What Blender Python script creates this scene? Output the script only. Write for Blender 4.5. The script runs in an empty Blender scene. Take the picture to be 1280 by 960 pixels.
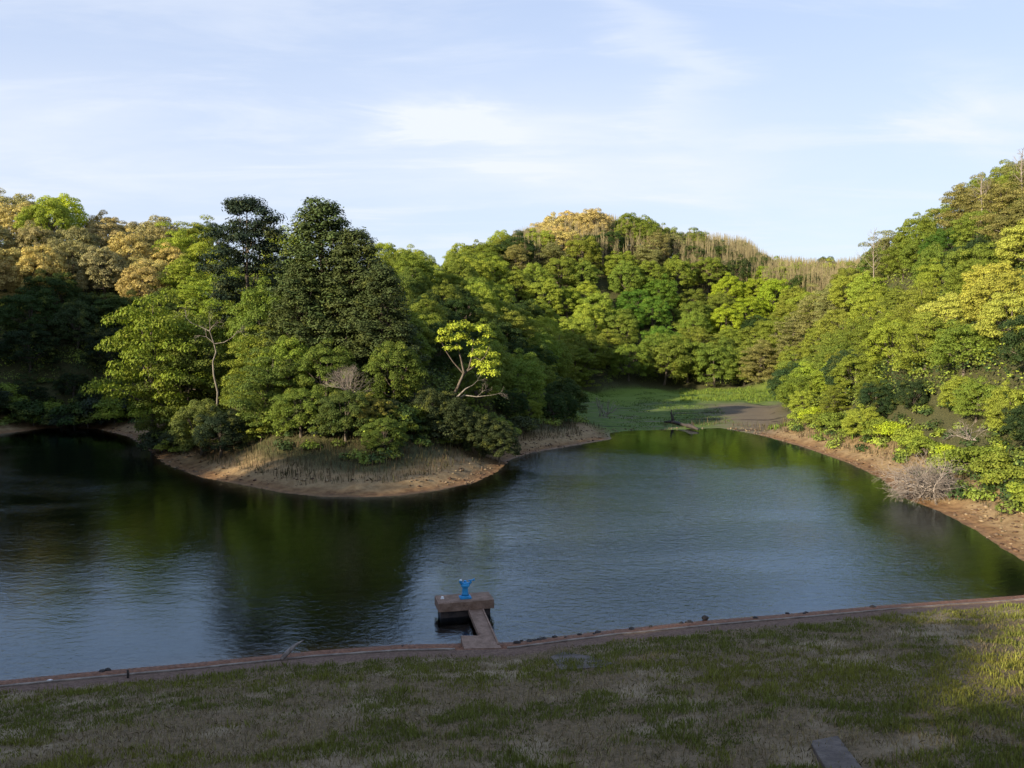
import bpy, math, random
import numpy as np
from mathutils import Vector, Matrix

rng = np.random.default_rng(7)
random.seed(7)
R = math.radians
C = bpy.context.scene.collection

# ------------------------------------------------------------------ camera
CAM_H = 11.0
PITCH = math.atan(50 / 1000)
cam_d = bpy.data.cameras.new('camera')
cam_d.sensor_width = 36
cam_d.lens = 36 * 1000 / 1280
cam_d.clip_end = 6000
cam = bpy.data.objects.new('camera', cam_d)
C.objects.link(cam)
cam.location = (0, 0, CAM_H)
cam.rotation_euler = (math.pi / 2 - PITCH, 0, 0)
bpy.context.scene.camera = cam

# ------------------------------------------------------------------ sun, sky, exposure
SUN_EL = 18.0
SUN_FROM = Vector((-0.76, -0.65, 0)).normalized()      # horizontal direction the light comes from
SKY_STRENGTH = 0.084
SUN_STRENGTH = 5.0
EXPOSURE = 1.25
sc = bpy.context.scene
sc.view_settings.view_transform = 'Standard'
sc.view_settings.look = 'None'
sc.view_settings.gamma = 1
sc.view_settings.use_curve_mapping = False
sc.view_settings.exposure = EXPOSURE

sun_vec = Vector((SUN_FROM.x * math.cos(R(SUN_EL)), SUN_FROM.y * math.cos(R(SUN_EL)), math.sin(R(SUN_EL))))
sun_d = bpy.data.lights.new('sun', 'SUN')
sun_d.energy = SUN_STRENGTH
sun_d.angle = R(0.55)
sun_d.color = (1.0, 0.88, 0.68)
sun = bpy.data.objects.new('sun', sun_d)
C.objects.link(sun)
sun.location = sun_vec * 300
sun.rotation_euler = sun_vec.to_track_quat('Z', 'Y').to_euler()


class NT:
    """small wrapper for building node trees"""
    def __init__(s, tree):
        s.t = tree; s.n = tree.nodes; s.l = tree.links
        s.n.clear()

    def node(s, typ, ins=None, **props):
        n = s.n.new(typ)
        for k, v in props.items():
            setattr(n, k, v)
        for k, v in (ins or {}).items():
            sock = n.inputs[k]
            if isinstance(v, bpy.types.NodeSocket):
                s.l.new(v, sock)
            else:
                sock.default_value = v
        return n

    def math(s, op, a, b=0.0, c=0.0, clamp=False):
        return s.node('ShaderNodeMath', {0: a, 1: b, 2: c}, operation=op, use_clamp=clamp).outputs[0]

    def mix(s, f, a, b, blend='MIX'):
        n = s.node('ShaderNodeMix', {}, data_type='RGBA', blend_type=blend)
        for idx, v in ((0, f), (6, a), (7, b)):
            if isinstance(v, bpy.types.NodeSocket):
                s.l.new(v, n.inputs[idx])
            else:
                n.inputs[idx].default_value = v if idx == 0 else (*v[:3], 1)
        return n.outputs[2]

    def noise(s, vec, scale, detail=4, rough=0.55, dist=0.0):
        ins = {'Scale': scale, 'Detail': detail, 'Roughness': rough, 'Distortion': dist}
        if vec is not None:
            ins['Vector'] = vec
        return s.node('ShaderNodeTexNoise', ins).outputs[0]

    def ramp(s, f, stops):
        n = s.node('ShaderNodeValToRGB', {0: f})
        e = n.color_ramp.elements
        while len(e) < len(stops):
            e.new(0.5)
        for el, (p, c) in zip(e, stops):
            el.position = p
            el.color = (c, c, c, 1) if not isinstance(c, tuple) else (*c[:3], 1)
        return n.outputs[0]

    def smooth(s, x, lo, hi):
        n = s.node('ShaderNodeMapRange', {0: x, 1: lo, 2: hi, 3: 0.0, 4: 1.0}, interpolation_type='SMOOTHSTEP')
        return n.outputs[0]

    def mapping(s, vec, scale=(1, 1, 1), rot=(0, 0, 0), loc=(0, 0, 0)):
        return s.node('ShaderNodeMapping', {'Vector': vec, 'Scale': scale, 'Rotation': rot, 'Location': loc}).outputs[0]


world = bpy.data.worlds.new('World')
sc.world = world
world.use_nodes = True
w = NT(world.node_tree)
sky = w.node('ShaderNodeTexSky', sky_type='NISHITA', sun_disc=False)
sky.sun_elevation = R(SUN_EL)
sky.sun_rotation = math.atan2(SUN_FROM.x, SUN_FROM.y)
sky.altitude = 100
sky.air_density = 1.0
sky.dust_density = 1.2
sky.ozone_density = 1.3
tc = w.node('ShaderNodeTexCoord').outputs['Generated']
# thin cirrus: noise on the sky dome, projected on a high flat layer
sep = w.node('ShaderNodeSeparateXYZ', {0: tc})
zc = w.math('ADD', w.math('MAXIMUM', sep.outputs[2], 0.0), 0.10)
u = w.math('DIVIDE', sep.outputs[0], zc)
v = w.math('DIVIDE', sep.outputs[1], zc)
uv = w.node('ShaderNodeCombineXYZ', {0: u, 1: v, 2: 0.0}).outputs[0]
uvm = w.mapping(uv, scale=(0.55, 0.9, 1), rot=(0, 0, R(-25)), loc=(0.35, 0.1, 0))
n1 = w.noise(uvm, 1.1, 7, 0.60, 0.5)
n2 = w.noise(w.mapping(uv, scale=(0.5, 1.5, 1), rot=(0, 0, R(-38)), loc=(3.0, 1.7, 0)), 1.6, 6, 0.62, 0.5)
yy = w.math('ADD', w.math('ABSOLUTE', sep.outputs[1]), 0.02)
ca = w.math('ADD', w.math('DIVIDE', sep.outputs[0], yy), w.math('MULTIPLY', w.math('SUBTRACT', n2, .5), .45))
cb = w.math('ADD', w.math('DIVIDE', sep.outputs[2], yy), w.math('MULTIPLY', w.math('SUBTRACT', n1, .5), .24))


def cloud_bank(a0, b0, ra, rb, tilt, k):
    """one soft cloud bank standing in the sky at bearing a0, height b0"""
    da = w.math('SUBTRACT', ca, a0); db = w.math('SUBTRACT', cb, b0)
    p = w.math('ADD', w.math('MULTIPLY', da, math.cos(tilt)), w.math('MULTIPLY', db, math.sin(tilt)))
    q = w.math('SUBTRACT', w.math('MULTIPLY', db, math.cos(tilt)), w.math('MULTIPLY', da, math.sin(tilt)))
    p = w.math('DIVIDE', p, ra); q = w.math('DIVIDE', q, rb)
    e = w.math('ADD', w.math('MULTIPLY', p, p), w.math('MULTIPLY', q, q))
    return w.math('MULTIPLY', w.math('EXPONENT', w.math('MULTIPLY', e, -1.0)), k)


banks = None
for args in ((-.06, .283, .10, .022, -.18, .80), (.10, .22, .34, .10, -.12, .42), (.12, .40, .16, .035, -.9, .45), (.50, .30, .06, .04, 0, .40), (.62, .285, .12, .045, .0, .45),
             (-.60, .23, .22, .09, .0, .50), (-.25, .44, .15, .02, .3, .30), (.02, .445, .10, .02, 0, .6)):
    g_ = cloud_bank(*args)
    banks = g_ if banks is None else w.math('ADD', banks, g_)
cl = w.math('MULTIPLY', banks, w.math('ADD', .55, w.math('MULTIPLY', w.smooth(n1, .35, .65), .6)))
cl = w.math('ADD', cl, w.math('MULTIPLY', w.smooth(n2, 0.46, 0.74), 0.34))
veil = w.math('MULTIPLY', w.math('SUBTRACT', 1.0, w.smooth(sep.outputs[2], 0.05, 0.60)), 0.40)
cl = w.math('ADD', cl, veil, clamp=True)
SKYCLOUD = (4.45, 4.75, 5.3, 1)
base = w.mix(0.62, sky.outputs[0], (3.1, 3.8, 5.5))
base = w.mix(w.math('MULTIPLY', w.smooth(sep.outputs[2],   .40, .72), .35), base, (2.5, 4.2, 8.2))
skycol = w.mix(cl, base, SKYCLOUD)
bg = w.node('ShaderNodeBackground', {'Color': skycol, 'Strength': SKY_STRENGTH})
wo = w.node('ShaderNodeOutputWorld', {'Surface': bg.outputs[0]})

# ------------------------------------------------------------------ projection helpers (photo pixels -> points in the place)
cp, sp_ = math.cos(PITCH), math.sin(PITCH)


def ray(px, py):
    cx, cy = (px - 640) / 1000, (480 - py) / 1000
    return np.array([cx, cp + cy * sp_, -sp_ + cy * cp])


def at_z(px, py, z=0.0):
    d = ray(px, py)
    t = (z - CAM_H) / d[2]
    return (d[0] * t, d[1] * t, z)


def at_y(px, py, y):
    d = ray(px, py)
    t = y / d[1]
    return (d[0] * t, y, CAM_H + d[2] * t)


def project(x, y, z):
    zz = z - CAM_H
    f = y * cp - zz * sp_
    up = y * sp_ + zz * cp
    return 640 + 1000 * x / f, 480 - 1000 * up / f


# ------------------------------------------------------------------ numpy noise
_lat = np.random.default_rng(3).random((256, 256))


def vnoise(x, y):
    xi = np.floor(x).astype(int); yi = np.floor(y).astype(int)
    fx = x - xi; fy = y - yi
    fx = fx * fx * (3 - 2 * fx); fy = fy * fy * (3 - 2 * fy)
    a = _lat[xi & 255, yi & 255]; b = _lat[(xi + 1) & 255, yi & 255]
    c = _lat[xi & 255, (yi + 1) & 255]; d = _lat[(xi + 1) & 255, (yi + 1) & 255]
    return (a * (1 - fx) + b * fx) * (1 - fy) + (c * (1 - fx) + d * fx) * fy


def fbm(x, y, oct=4):
    s = 0; a = 0.5; t = 0
    for i in range(oct):
        s = s + a * vnoise(x * 2 ** i + 17.3 * i, y * 2 ** i + 5.1 * i); t += a; a *= 0.5
    return s / t - 0.5


def sstep(x, a, b):
    t = np.clip((x - a) / (b - a), 0, 1)
    return t * t * (3 - 2 * t)


# ------------------------------------------------------------------ shoreline of the lake
shore_px = [(0, 543), (60, 535), (120, 536), (160, 546), (185, 563), (205, 581), (250, 597), (300, 606), (350, 616), (400, 621),
            (450, 622), (500, 620), (550, 613), (595, 603), (622, 590), (640, 574), (665, 566), (700, 560), (765, 549), (762, 541),
            (790, 538), (850, 537), (900, 535), (950, 544), (1000, 558), (1060, 579), (1100, 598), (1128, 622), (1175, 640),
            (1220, 664), (1255, 688), (1280, 702)]
near_px = [(1280, 744), (1200, 750), (1100, 757), (1000, 766), (880, 776), (760, 788), (640, 803), (500, 806), (400, 813),
           (250, 828), (100, 841), (0, 851)]
shore = [at_z(*p)[:2] for p in shore_px] + [(30, 38.5)] + [at_z(*p)[:2] for p in near_px]
shore += [(-30, 22.5), (-45, 21), (-55, 30), (-60, 50), (-66, 75), (-72, 92)]
P = np.array(shore)
nearP = np.array([at_z(*p)[:2] for p in near_px])


def poly_sd(x, y, P):
    """distance to the polygon edge, positive outside"""
    n = len(P); d2 = np.full(x.shape, 1e18); ins = np.zeros(x.shape, bool)
    for i in range(n):
        ax, ay = P[i]; bx, by = P[(i + 1) % n]
        ex, ey = bx - ax, by - ay
        t = np.clip(((x - ax) * ex + (y - ay) * ey) / (ex * ex + ey * ey), 0, 1)
        d2 = np.minimum(d2, (x - ax - t * ex) ** 2 + (y - ay - t * ey) ** 2)
        c = ((ay > y) != (by > y))
        xx = ax + (y - ay) * ex / (ey if abs(ey) > 1e-9 else 1e-9)
        ins ^= c & (x < xx)
    return np.where(ins, -1, 1) * np.sqrt(d2)


# ------------------------------------------------------------------ terrain: thin-plate surface through surveyed points
def cpt(px, py, y):           # ground point seen at px,py at distance y
    return at_y(px, py, y)


ctrl = []
# peninsula: low front, spur ridge running back
ctrl += [(-36, 78, 2.0), (-26, 70, 2.2), (-14, 66, 2.2), (-4, 68, 2.0), (1, 80, 1.5)]
ctrl += [(-34, 88, 6), (-24, 82, 7), (-14, 80, 7.5), (-8, 86, 7), (-2, 100, 3.5), (4, 112, 1.5)]
ctrl += [(-30, 105, 11), (-18, 105, 11.5), (-8, 115, 9), (4, 130, 4), (8, 150, 2.5)]
ctrl += [(-35, 130, 15), (-20, 135, 17), (-6, 140, 13), (2, 165, 9)]
# left cove bank and left hill
ctrl += [(-60, 102, 3), (-50, 104, 4), (-70, 108, 7), (-52, 116, 9), (-80, 122, 16), (-60, 130, 17)]
ctrl += [cpt(0, 243 + 52, 150), cpt(60, 243 + 50, 150), cpt(130, 262 + 50, 150), cpt(205, 290 + 50, 150)]
ctrl += [cpt(300, 292 + 48, 185), cpt(400, 308 + 42, 190), cpt(500, 312 + 40, 190), cpt(550, 312 + 40, 205)]
ctrl += [(-110, 150, 32), (-130, 170, 34)]
# middle hill
ctrl += [cpt(600, 305 + 38, 225), cpt(650, 283 + 37, 240), cpt(700, 269 + 36, 252), cpt(750, 263 + 36, 258), cpt(800, 268 + 36, 255),
         cpt(850, 288 + 34, 255), cpt(930, 298 + 34, 262), cpt(965, 318 + 22, 268), cpt(1040, 322 + 20, 275), cpt(1085, 320 + 20, 260)]
ctrl += [(10, 182, 4), (25, 186, 3), (42, 190, 3), (58, 186, 3.2), (6, 200, 15), (25, 212, 16), (45, 216, 15), (66, 215, 14)]
# mudflat
ctrl += [(12, 106, .12), (20, 112, .2), (14, 130, .35), (26, 130, .4), (22, 150, .6), (36, 150, .6), (34, 168, .8), (52, 168, .9), (32, 108, .4), (16, 165, 1.0)]
# right hill
ctrl += [(36, 62, 4.5), (36, 75, 4.5), (38, 90, 4), (42, 108, 3), (50, 130, 4), (60, 150, 6)]
ctrl += [(46, 62, 13), (47, 80, 13), (50, 98, 12), (56, 118, 12), (64, 140, 13)]
ctrl += [cpt(1280, 190 + 66, 103), cpt(1250, 210 + 64, 108), cpt(1200, 236 + 58, 115), cpt(1150, 262 + 52, 126), cpt(1100, 302 + 44, 142),
         cpt(1070, 322 + 36, 165)]
ctrl += [(38, 46, 5), (50, 46, 14), (66, 60, 26), (80, 90, 34), (95, 120, 36), (60, 36, 17), (80, 160, 28), (100, 200, 30), (40, 36, 5)]
# the shading ridge to the left of, and behind, the camera
ctrl += [(-64, 42, 4), (-72, 62, 9), (-80, 86, 12), (-84, 104, 16), (-66, 22, 16), (-74, 8, 24), (-88, 42, 22), (-98, 70, 30), (-98, 14, 19), (-115, 100, 31), (-125, 125, 32),
         (-56, -4, 20), (-62, -14, 26), (-50, -26, 25), (-56, -33, 25), (-90, -20, 32), (-42, -36, 24), (-28, -48, 19), (-60, -70, 30), (-20, -62, 18)]
# behind, far
ctrl += [(0, -60, 10), (60, -60, 14), (80, 0, 20), (0, 330, 40), (100, 330, 34), (-120, 300, 34), (200, 300, 36), (-200, 100, 26),
         (200, 100, 36), (-200, -100, 28), (200, -100, 24), (0, -150, 12)]
CT = np.array(ctrl)


def tps_fit(X, z, lam=0.8):
    n = len(X)
    r2 = ((X[:, None] - X[None]) ** 2).sum(-1)
    K = 0.5 * r2 * np.log(r2 + 1e-9)
    Pm = np.c_[np.ones(n), X]
    A = np.zeros((n + 3, n + 3)); A[:n, :n] = K + lam * np.eye(n); A[:n, n:] = Pm; A[n:, :n] = Pm.T
    return np.linalg.solve(A, np.r_[z, 0, 0, 0])


_s = 50.0
W = tps_fit(CT[:, :2] / _s, CT[:, 2], 0.002)


def tps(x, y):
    out = np.zeros(x.shape); f = out.ravel(); xr = (x / _s).ravel(); yr = (y / _s).ravel()
    for i0 in range(0, len(xr), 20000):
        xs = xr[i0:i0 + 20000, None]; ys = yr[i0:i0 + 20000, None]
        r2 = (xs - CT[None, :, 0] / _s) ** 2 + (ys - CT[None, :, 1] / _s) ** 2
        f[i0:i0 + 20000] = (0.5 * r2 * np.log(r2 + 1e-9)) @ W[:-3] + W[-3] + W[-2] * xs[:, 0] + W[-1] * ys[:, 0]
    return f.reshape(x.shape)


flatP = np.array([at_z(780, 547)[:2], (9, 112), (6, 122), (9, 145), (14, 172), (30, 180), (48, 182), (58, 174), (52, 150), (42, 128), (36, 106), (31, 97), (26, 97), (12, 95)])


def near_line(x):
    """y of the dam-side waterline at x"""
    o = np.argsort(nearP[:, 0])
    xs = np.r_[-60, nearP[o, 0], 60]; ys = np.r_[17.0, nearP[o, 1], 43.5]
    return np.interp(x, xs, ys)


DAM_S = 0.215


def fields(x, y):
    sd = poly_sd(x, y, P)
    nl = near_line(x)
    dam = sstep(nl + 4 - y, 0, 3) * sstep(x, -52, -34) * (1 - sstep(x, 34, 50))   # the embankment side
    fl = 1 - sstep(poly_sd(x, y, flatP), -2, 3)
    return sd, dam, fl, nl


# ground line under the treetops of each skyline: no tree may rise above what stands there
SKYX = np.array([-200, -60, 0, 60, 100, 140, 170, 195, 215, 270, 400, 500, 560, 600, 650, 700, 740, 800, 850, 900, 930, 960, 1040, 1080, 1100, 1150, 1200, 1250, 1280, 1500])
SKYY = np.array([252, 256, 256, 254, 258, 274, 278, 286, 292, 286, 300, 314, 316, 306, 284, 270, 264, 270, 290, 297, 300, 324, 330, 325, 302, 262, 238, 212, 192, 100])


def canopy(y):
    return 6.0 + 4.2 * sstep(y, 95, 210)


def cap_z(x, y):
    f = np.maximum(y * cp, 20.0)
    px = 640 + 1000 * x / (f + .2)
    a = (480 - np.interp(px, SKYX, SKYY)) / 1000
    return CAM_H + y * (-sp_ + a * cp) / (cp + a * sp_) - canopy(y)


def height(x, y, full=False):
    x = np.asarray(x, float); y = np.asarray(y, float)
    sd, dam, fl, nl = fields(x, y)
    xc = np.clip(x, -200, 200); yc = np.clip(y, -150, 330)
    hill = np.clip(tps(xc, yc), 0.4, 60)
    rough = fbm(x * 0.11, y * 0.11) * 3.0 * sstep(sd, 6, 20)
    bank = np.minimum(sd * 0.16, 1.2) + fbm(x * 0.55, y * 0.55, 3) * 0.30 * sstep(sd, 0.2, 3)
    sn = sd + fbm(x * .7 + 5, y * .7, 3) * 1.3
    bank = bank + sstep(sn, .75, 1.0) * .10 + sstep(sn, 1.9, 2.2) * .16 + sstep(sn, 3.4, 3.8) * .16 - .12
    bank = np.maximum(bank, np.clip(sd, 0, 1) * .05)
    k = sstep(sd, 1.5, 13)
    hr = hill + rough
    cz = cap_z(x, y)
    over = hr - cz
    hcap = hr - np.where(over > -3, (np.clip(over + 3, 0, 6) ** 2) / 12 + np.maximum(over - 3, 0), 0)
    vis = sstep(y, 60, 85) * sstep(x + .64 * y, -26, -8)
    hr = hr * (1 - vis) + hcap * vis
    h = bank * (1 - k) + hr * k
    low = 0.05 + sd * 0.012 + fbm(x * .12, y * .12, 3) * 0.22 + fbm(x * .5, y * .5, 2) * .06
    hf = np.minimum(low, h)
    h = h * (1 - fl) + hf * fl
    dd = (nl - y) * 0.975
    damh = np.clip(dd, 0, 200) * DAM_S - np.clip(dd - 34, 0, 200) * DAM_S * 0.9
    damh = damh + (fbm(x * 0.35, y * 0.35, 4) * 0.35 + fbm(x * 2.1, y * 2.1, 2) * .10) * sstep(dd, 1.4, 4)
    damh = damh + fbm(x * 1.4, y * 1.4, 3) * 0.10 * sstep(dd, .1, .5) * (1 - sstep(dd, 1.1, 1.3))
    h = h * (1 - dam) + damh * dam
    depth = -np.clip(-sd * 0.17, 0, 3.2)
    h = np.where(sd < 0, depth, h)
    if full:
        return h, sd, dam, fl, nl
    return h


def steps(parts):
    out = []
    for a, b, s in parts:
        out += list(np.arange(a, b, s))
    return np.array(sorted(set(np.round(out + [parts[-1][1]], 4))))


gx = steps([(-1600, -220, 90), (-220, -75, 5), (-75, -28, 1.2), (-28, 32, 0.4), (32, 80, 1.1), (80, 220, 5), (220, 1600, 90)])
gy = steps([(-800, -150, 70), (-150, 8, 4), (8, 16, 1), (16, 44, 0.28), (44, 56, 0.9), (56, 92, 0.4), (92, 130, 0.9), (130, 290, 2.0), (290, 500, 12), (500, 2600, 120)])
GX, GY = np.meshgrid(gx, gy)
GH, GSD, GDAM, GFL, GNL = height(GX, GY, True)
GH = GH - sstep(GY, 330, 900) * 40 - sstep(np.abs(GX), 230, 900) * 30


def hgt(x, y):
    return float(height(np.array([x]), np.array([y]))[0])


# ------------------------------------------------------------------ mesh helpers
def new_obj(name, me, parent=None):
    o = bpy.data.objects.new(name, me)
    C.objects.link(o)
    if parent:
        o.parent = parent
    return o


def tag(o, label=None, cat=None, group=None, kind=None):
    if label: o['label'] = label
    if cat: o['category'] = cat
    if group: o['group'] = group
    if kind: o['kind'] = kind
    return o


def empty(name, loc, rz=0.0):
    o = bpy.data.objects.new(name, None)
    o.empty_display_size = 0.2
    C.objects.link(o)
    o.location = loc
    o.rotation_euler = (0, 0, rz)
    return o


def np_mesh(name, verts, faces, mat=None, smooth=False):
    """faces: (n,k) int array"""
    me = bpy.data.meshes.new(name)
    nv = len(verts); nf, k = faces.shape
    me.vertices.add(nv)
    me.vertices.foreach_set('co', np.asarray(verts, np.float32).ravel())
    me.loops.add(nf * k)
    me.loops.foreach_set('vertex_index', faces.astype(np.int32).ravel())
    me.polygons.add(nf)
    me.polygons.foreach_set('loop_start', np.arange(nf, dtype=np.int32) * k)
    if smooth:
        me.polygons.foreach_set('use_smooth', np.ones(nf, bool))
    me.update(calc_edges=True)
    if mat:
        me.materials.append(mat)
    return me


def py_mesh(name, V, F, mat=None, smooth=False):
    me = bpy.data.meshes.new(name)
    me.from_pydata([tuple(v) for v in V], [], [tuple(f) for f in F])
    if smooth:
        me.polygons.foreach_set('use_smooth', [True] * len(me.polygons))
    me.update()
    if mat:
        me.materials.append(mat)
    return me


def add_attr(me, name, vals):
    a = me.attributes.new(name, 'FLOAT', 'POINT')
    a.data.foreach_set('value', np.asarray(vals, np.float32).ravel())


class MB:
    """collects boxes, tubes and lathes in one mesh"""
    def __init__(s):
        s.V = []; s.F = []

    def box(s, c, size, rz=0.0, taper=1.0):
        sx, sy, sz = (q / 2 for q in size); i = len(s.V)
        ca, sa = math.cos(rz), math.sin(rz)
        for dz, t in ((-sz, 1), (sz, taper)):
            for dx, dy in ((-sx, -sy), (sx, -sy), (sx, sy), (-sx, sy)):
                dx *= t; dy *= t
                s.V.append((c[0] + dx * ca - dy * sa, c[1] + dx * sa + dy * ca, c[2] + dz))
        s.F += [(i, i + 3, i + 2, i + 1), (i + 4, i + 5, i + 6, i + 7)] + [(i + k, i + (k + 1) % 4, i + 4 + (k + 1) % 4, i + 4 + k) for k in range(4)]

    def prism(s, pts, z0, z1):
        i = len(s.V); n = len(pts)
        area = sum(pts[k][0] * pts[(k + 1) % n][1] - pts[(k + 1) % n][0] * pts[k][1] for k in range(n))
        if area < 0: pts = pts[::-1]
        s.V += [(p[0], p[1], z0) for p in pts] + [(p[0], p[1], z1) for p in pts]
        s.F += [tuple(range(i + n - 1, i - 1, -1)), tuple(range(i + n, i + 2 * n))]
        s.F += [(i + k, i + (k + 1) % n, i + n + (k + 1) % n, i + n + k) for k in range(n)]

    def tube(s, pts, rad, sides=6, cap=True):
        pts = [Vector(p) for p in pts]
        base = len(s.V); n = len(pts)
        for k, p in enumerate(pts):
            t = (pts[min(k + 1, n - 1)] - pts[max(k - 1, 0)])
            if t.length < 1e-6: t = Vector((0, 0, 1))
            t.normalize()
            a = t.orthogonal().normalized() if k == 0 else (a_prev - t * a_prev.dot(t)).normalized()
            a_prev = a
            b = t.cross(a)
            for j in range(sides):
                th = 2 * math.pi * j / sides
                s.V.append(tuple(p + (a * math.cos(th) + b * math.sin(th)) * rad[k]))
        for k in range(n - 1):
            for j in range(sides):
                q = base + k * sides
                s.F.append((q + j, q + (j + 1) % sides, q + sides + (j + 1) % sides, q + sides + j))
        if cap:
            s.F.append(tuple(base + j for j in range(sides - 1, -1, -1)))
            s.F.append(tuple(base + (n - 1) * sides + j for j in range(sides)))

    def build(s, name, mat, parent=None, smooth=False, bevel=0.0):
        o = new_obj(name, py_mesh(name, s.V, s.F, mat, smooth), parent)
        if bevel:
            m = o.modifiers.new('bevel', 'BEVEL'); m.width = bevel; m.segments = 2; m.limit_method = 'ANGLE'
        return o


# ------------------------------------------------------------------ materials
def material(name):
    m = bpy.data.materials.new(name)
    m.use_nodes = True
    return m, NT(m.node_tree)


def finish(t, shader, disp=None):
    t.node('ShaderNodeOutputMaterial', {'Surface': shader})


def bump(t, h, strength=0.5, dist=0.05, normal=None):
    ins = {'Height': h, 'Strength': strength, 'Distance': dist}
    if normal is not None: ins['Normal'] = normal
    return t.node('ShaderNodeBump', ins).outputs[0]


def ground_material():
    m, t = material('ground')
    pos = t.node('ShaderNodeNewGeometry').outputs['Position']
    sd = t.node('ShaderNodeAttribute', attribute_name='shore_dist').outputs['Fac']
    dam = t.node('ShaderNodeAttribute', attribute_name='dam').outputs['Fac']
    dd = t.node('ShaderNodeAttribute', attribute_name='dam_dist').outputs['Fac']
    fl = t.node('ShaderNodeAttribute', attribute_name='flat').outputs['Fac']
    nA = t.noise(pos, 0.35, 5); nB = t.noise(pos, 1.6, 6, 0.65); nC = t.noise(pos, 9.0, 5, 0.7); nD = t.noise(pos, 40, 3, 0.6)
    # --- natural bank: wet red mud, ochre sand, brown litter
    mud = t.mix(t.smooth(nB, .35, .65), (.095, .048, .018), (.20, .112, .044))
    sand = t.mix(t.smooth(nB, .3, .7), (.17, .106, .045), (.27, .185, .088))
    sand = t.mix(t.math('MULTIPLY', t.smooth(nC, .5, .7), .6), sand, (.13, .075, .04))
    litter = t.mix(t.smooth(nC, .35, .7), (.026, .028, .010), (.085, .078, .026))
    sdn = t.math('ADD', sd, t.math('MULTIPLY', t.math('SUBTRACT', nA, .5), 2.4))
    strata = t.math('SINE', t.math('MULTIPLY', t.math('ADD', sd, t.math('MULTIPLY', nB, .5)), 14))
    mud = t.mix(t.math('MULTIPLY', t.smooth(strata, .2, 1.0), .35), mud, (.22, .11, .05))
    nat = t.mix(t.smooth(sdn, .7, 2.2), mud, sand)
    nat = t.mix(t.smooth(sdn, 3.2, 6.0), nat, litter)
    # --- mudflat: green algae film, pale silt streaks, dark wet mud, yellow-green grass at the back
    stretch = t.mapping(pos, scale=(.045, .20, 1), rot=(0, 0, R(12)))
    s1 = t.noise(stretch, 2.2, 4, .55, .4); s2 = t.noise(stretch, 5.0, 5, .6, .8)
    sx = t.node('ShaderNodeSeparateXYZ', {0: pos})
    xx = t.math('ADD', sx.outputs[0], t.math('MULTIPLY', sx.outputs[1], -0.17))
    east = t.smooth(t.math('ADD', xx, t.math('MULTIPLY', s1, 10)), 11, 19)
    alga = t.mix(t.smooth(nB, .3, .7), (.065, .100, .024), (.11, .145, .035))
    silt = t.mix(t.smooth(nC, .3, .7), (.11, .088, .062), (.17, .14, .10))
    dark = (.030, .021, .018)
    east = t.math('MULTIPLY', east, t.smooth(sx.outputs[1], 146, 134))
    fcol = t.mix(east, alga, (.125, .098, .066))
    fcol = t.mix(t.smooth(s2, .55, .64), fcol, silt)
    fcol = t.mix(t.math('MULTIPLY', t.smooth(s1, .56, .64), .8), fcol, t.mix(east, (.03, .042, .016), dark))
    back = t.smooth(t.math('ADD', sx.outputs[1], t.math('MULTIPLY', nA, 14)), 148, 158)
    fcol = t.mix(t.math('MULTIPLY', back, t.smooth(nB, .25, .5)), fcol, (.11, .15, .025))
    col = t.mix(fl, nat, fcol)
    # --- embankment: lip of mud, stony strip, then thatch and soil under the grass
    ddn = t.math('ADD', dd, t.math('MULTIPLY', t.math('SUBTRACT', nB, .5), .35))
    lip = t.mix(t.smooth(nC, .35, .65), (.070, .026, .012), (.25, .11, .055))
    strip = t.mix(t.smooth(nC, .35, .7), (.085, .048, .032), (.20, .125, .085))
    soil = t.mix(t.smooth(nC, .3, .7), (.075, .055, .026), (.19, .125, .065))
    straw = t.smooth(t.noise(pos, .42, 4, .6), .50, .66)
    soil = t.mix(t.math('MULTIPLY', straw, .8), soil, t.mix(nD, (.20, .14, .08), (.33, .25, .15)))
    dcol = t.mix(t.smooth(ddn, 1.2, 1.4), lip, strip)
    dcol = t.mix(t.smooth(ddn, 2.3, 2.8), dcol, soil)
    col = t.mix(dam, col, dcol)
    # --- under water
    bedc = t.mix(t.smooth(nB, .3, .7), (.13, .060, .026), (.20, .10, .045))
    col = t.mix(t.smooth(sd, 0.0, -0.25), col, bedc)
    wet = t.smooth(sd, 1.1, 0.1)
    rough = t.node('ShaderNodeMapRange', {0: wet, 3: .95, 4: .6}).outputs[0]
    spec = t.math('SUBTRACT', .22, t.math('MULTIPLY', fl, .16))
    h = t.math('ADD', t.math('MULTIPLY', nB, .5), t.math('ADD', t.math('MULTIPLY', nC, .3), t.math('MULTIPLY', nD, .12)))
    b = t.node('ShaderNodeBsdfPrincipled', {'Base Color': col, 'Roughness': rough, 'Specular IOR Level': spec, 'Normal': bump(t, h, .8, .12)})
    finish(t, b.outputs[0])
    return m


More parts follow.
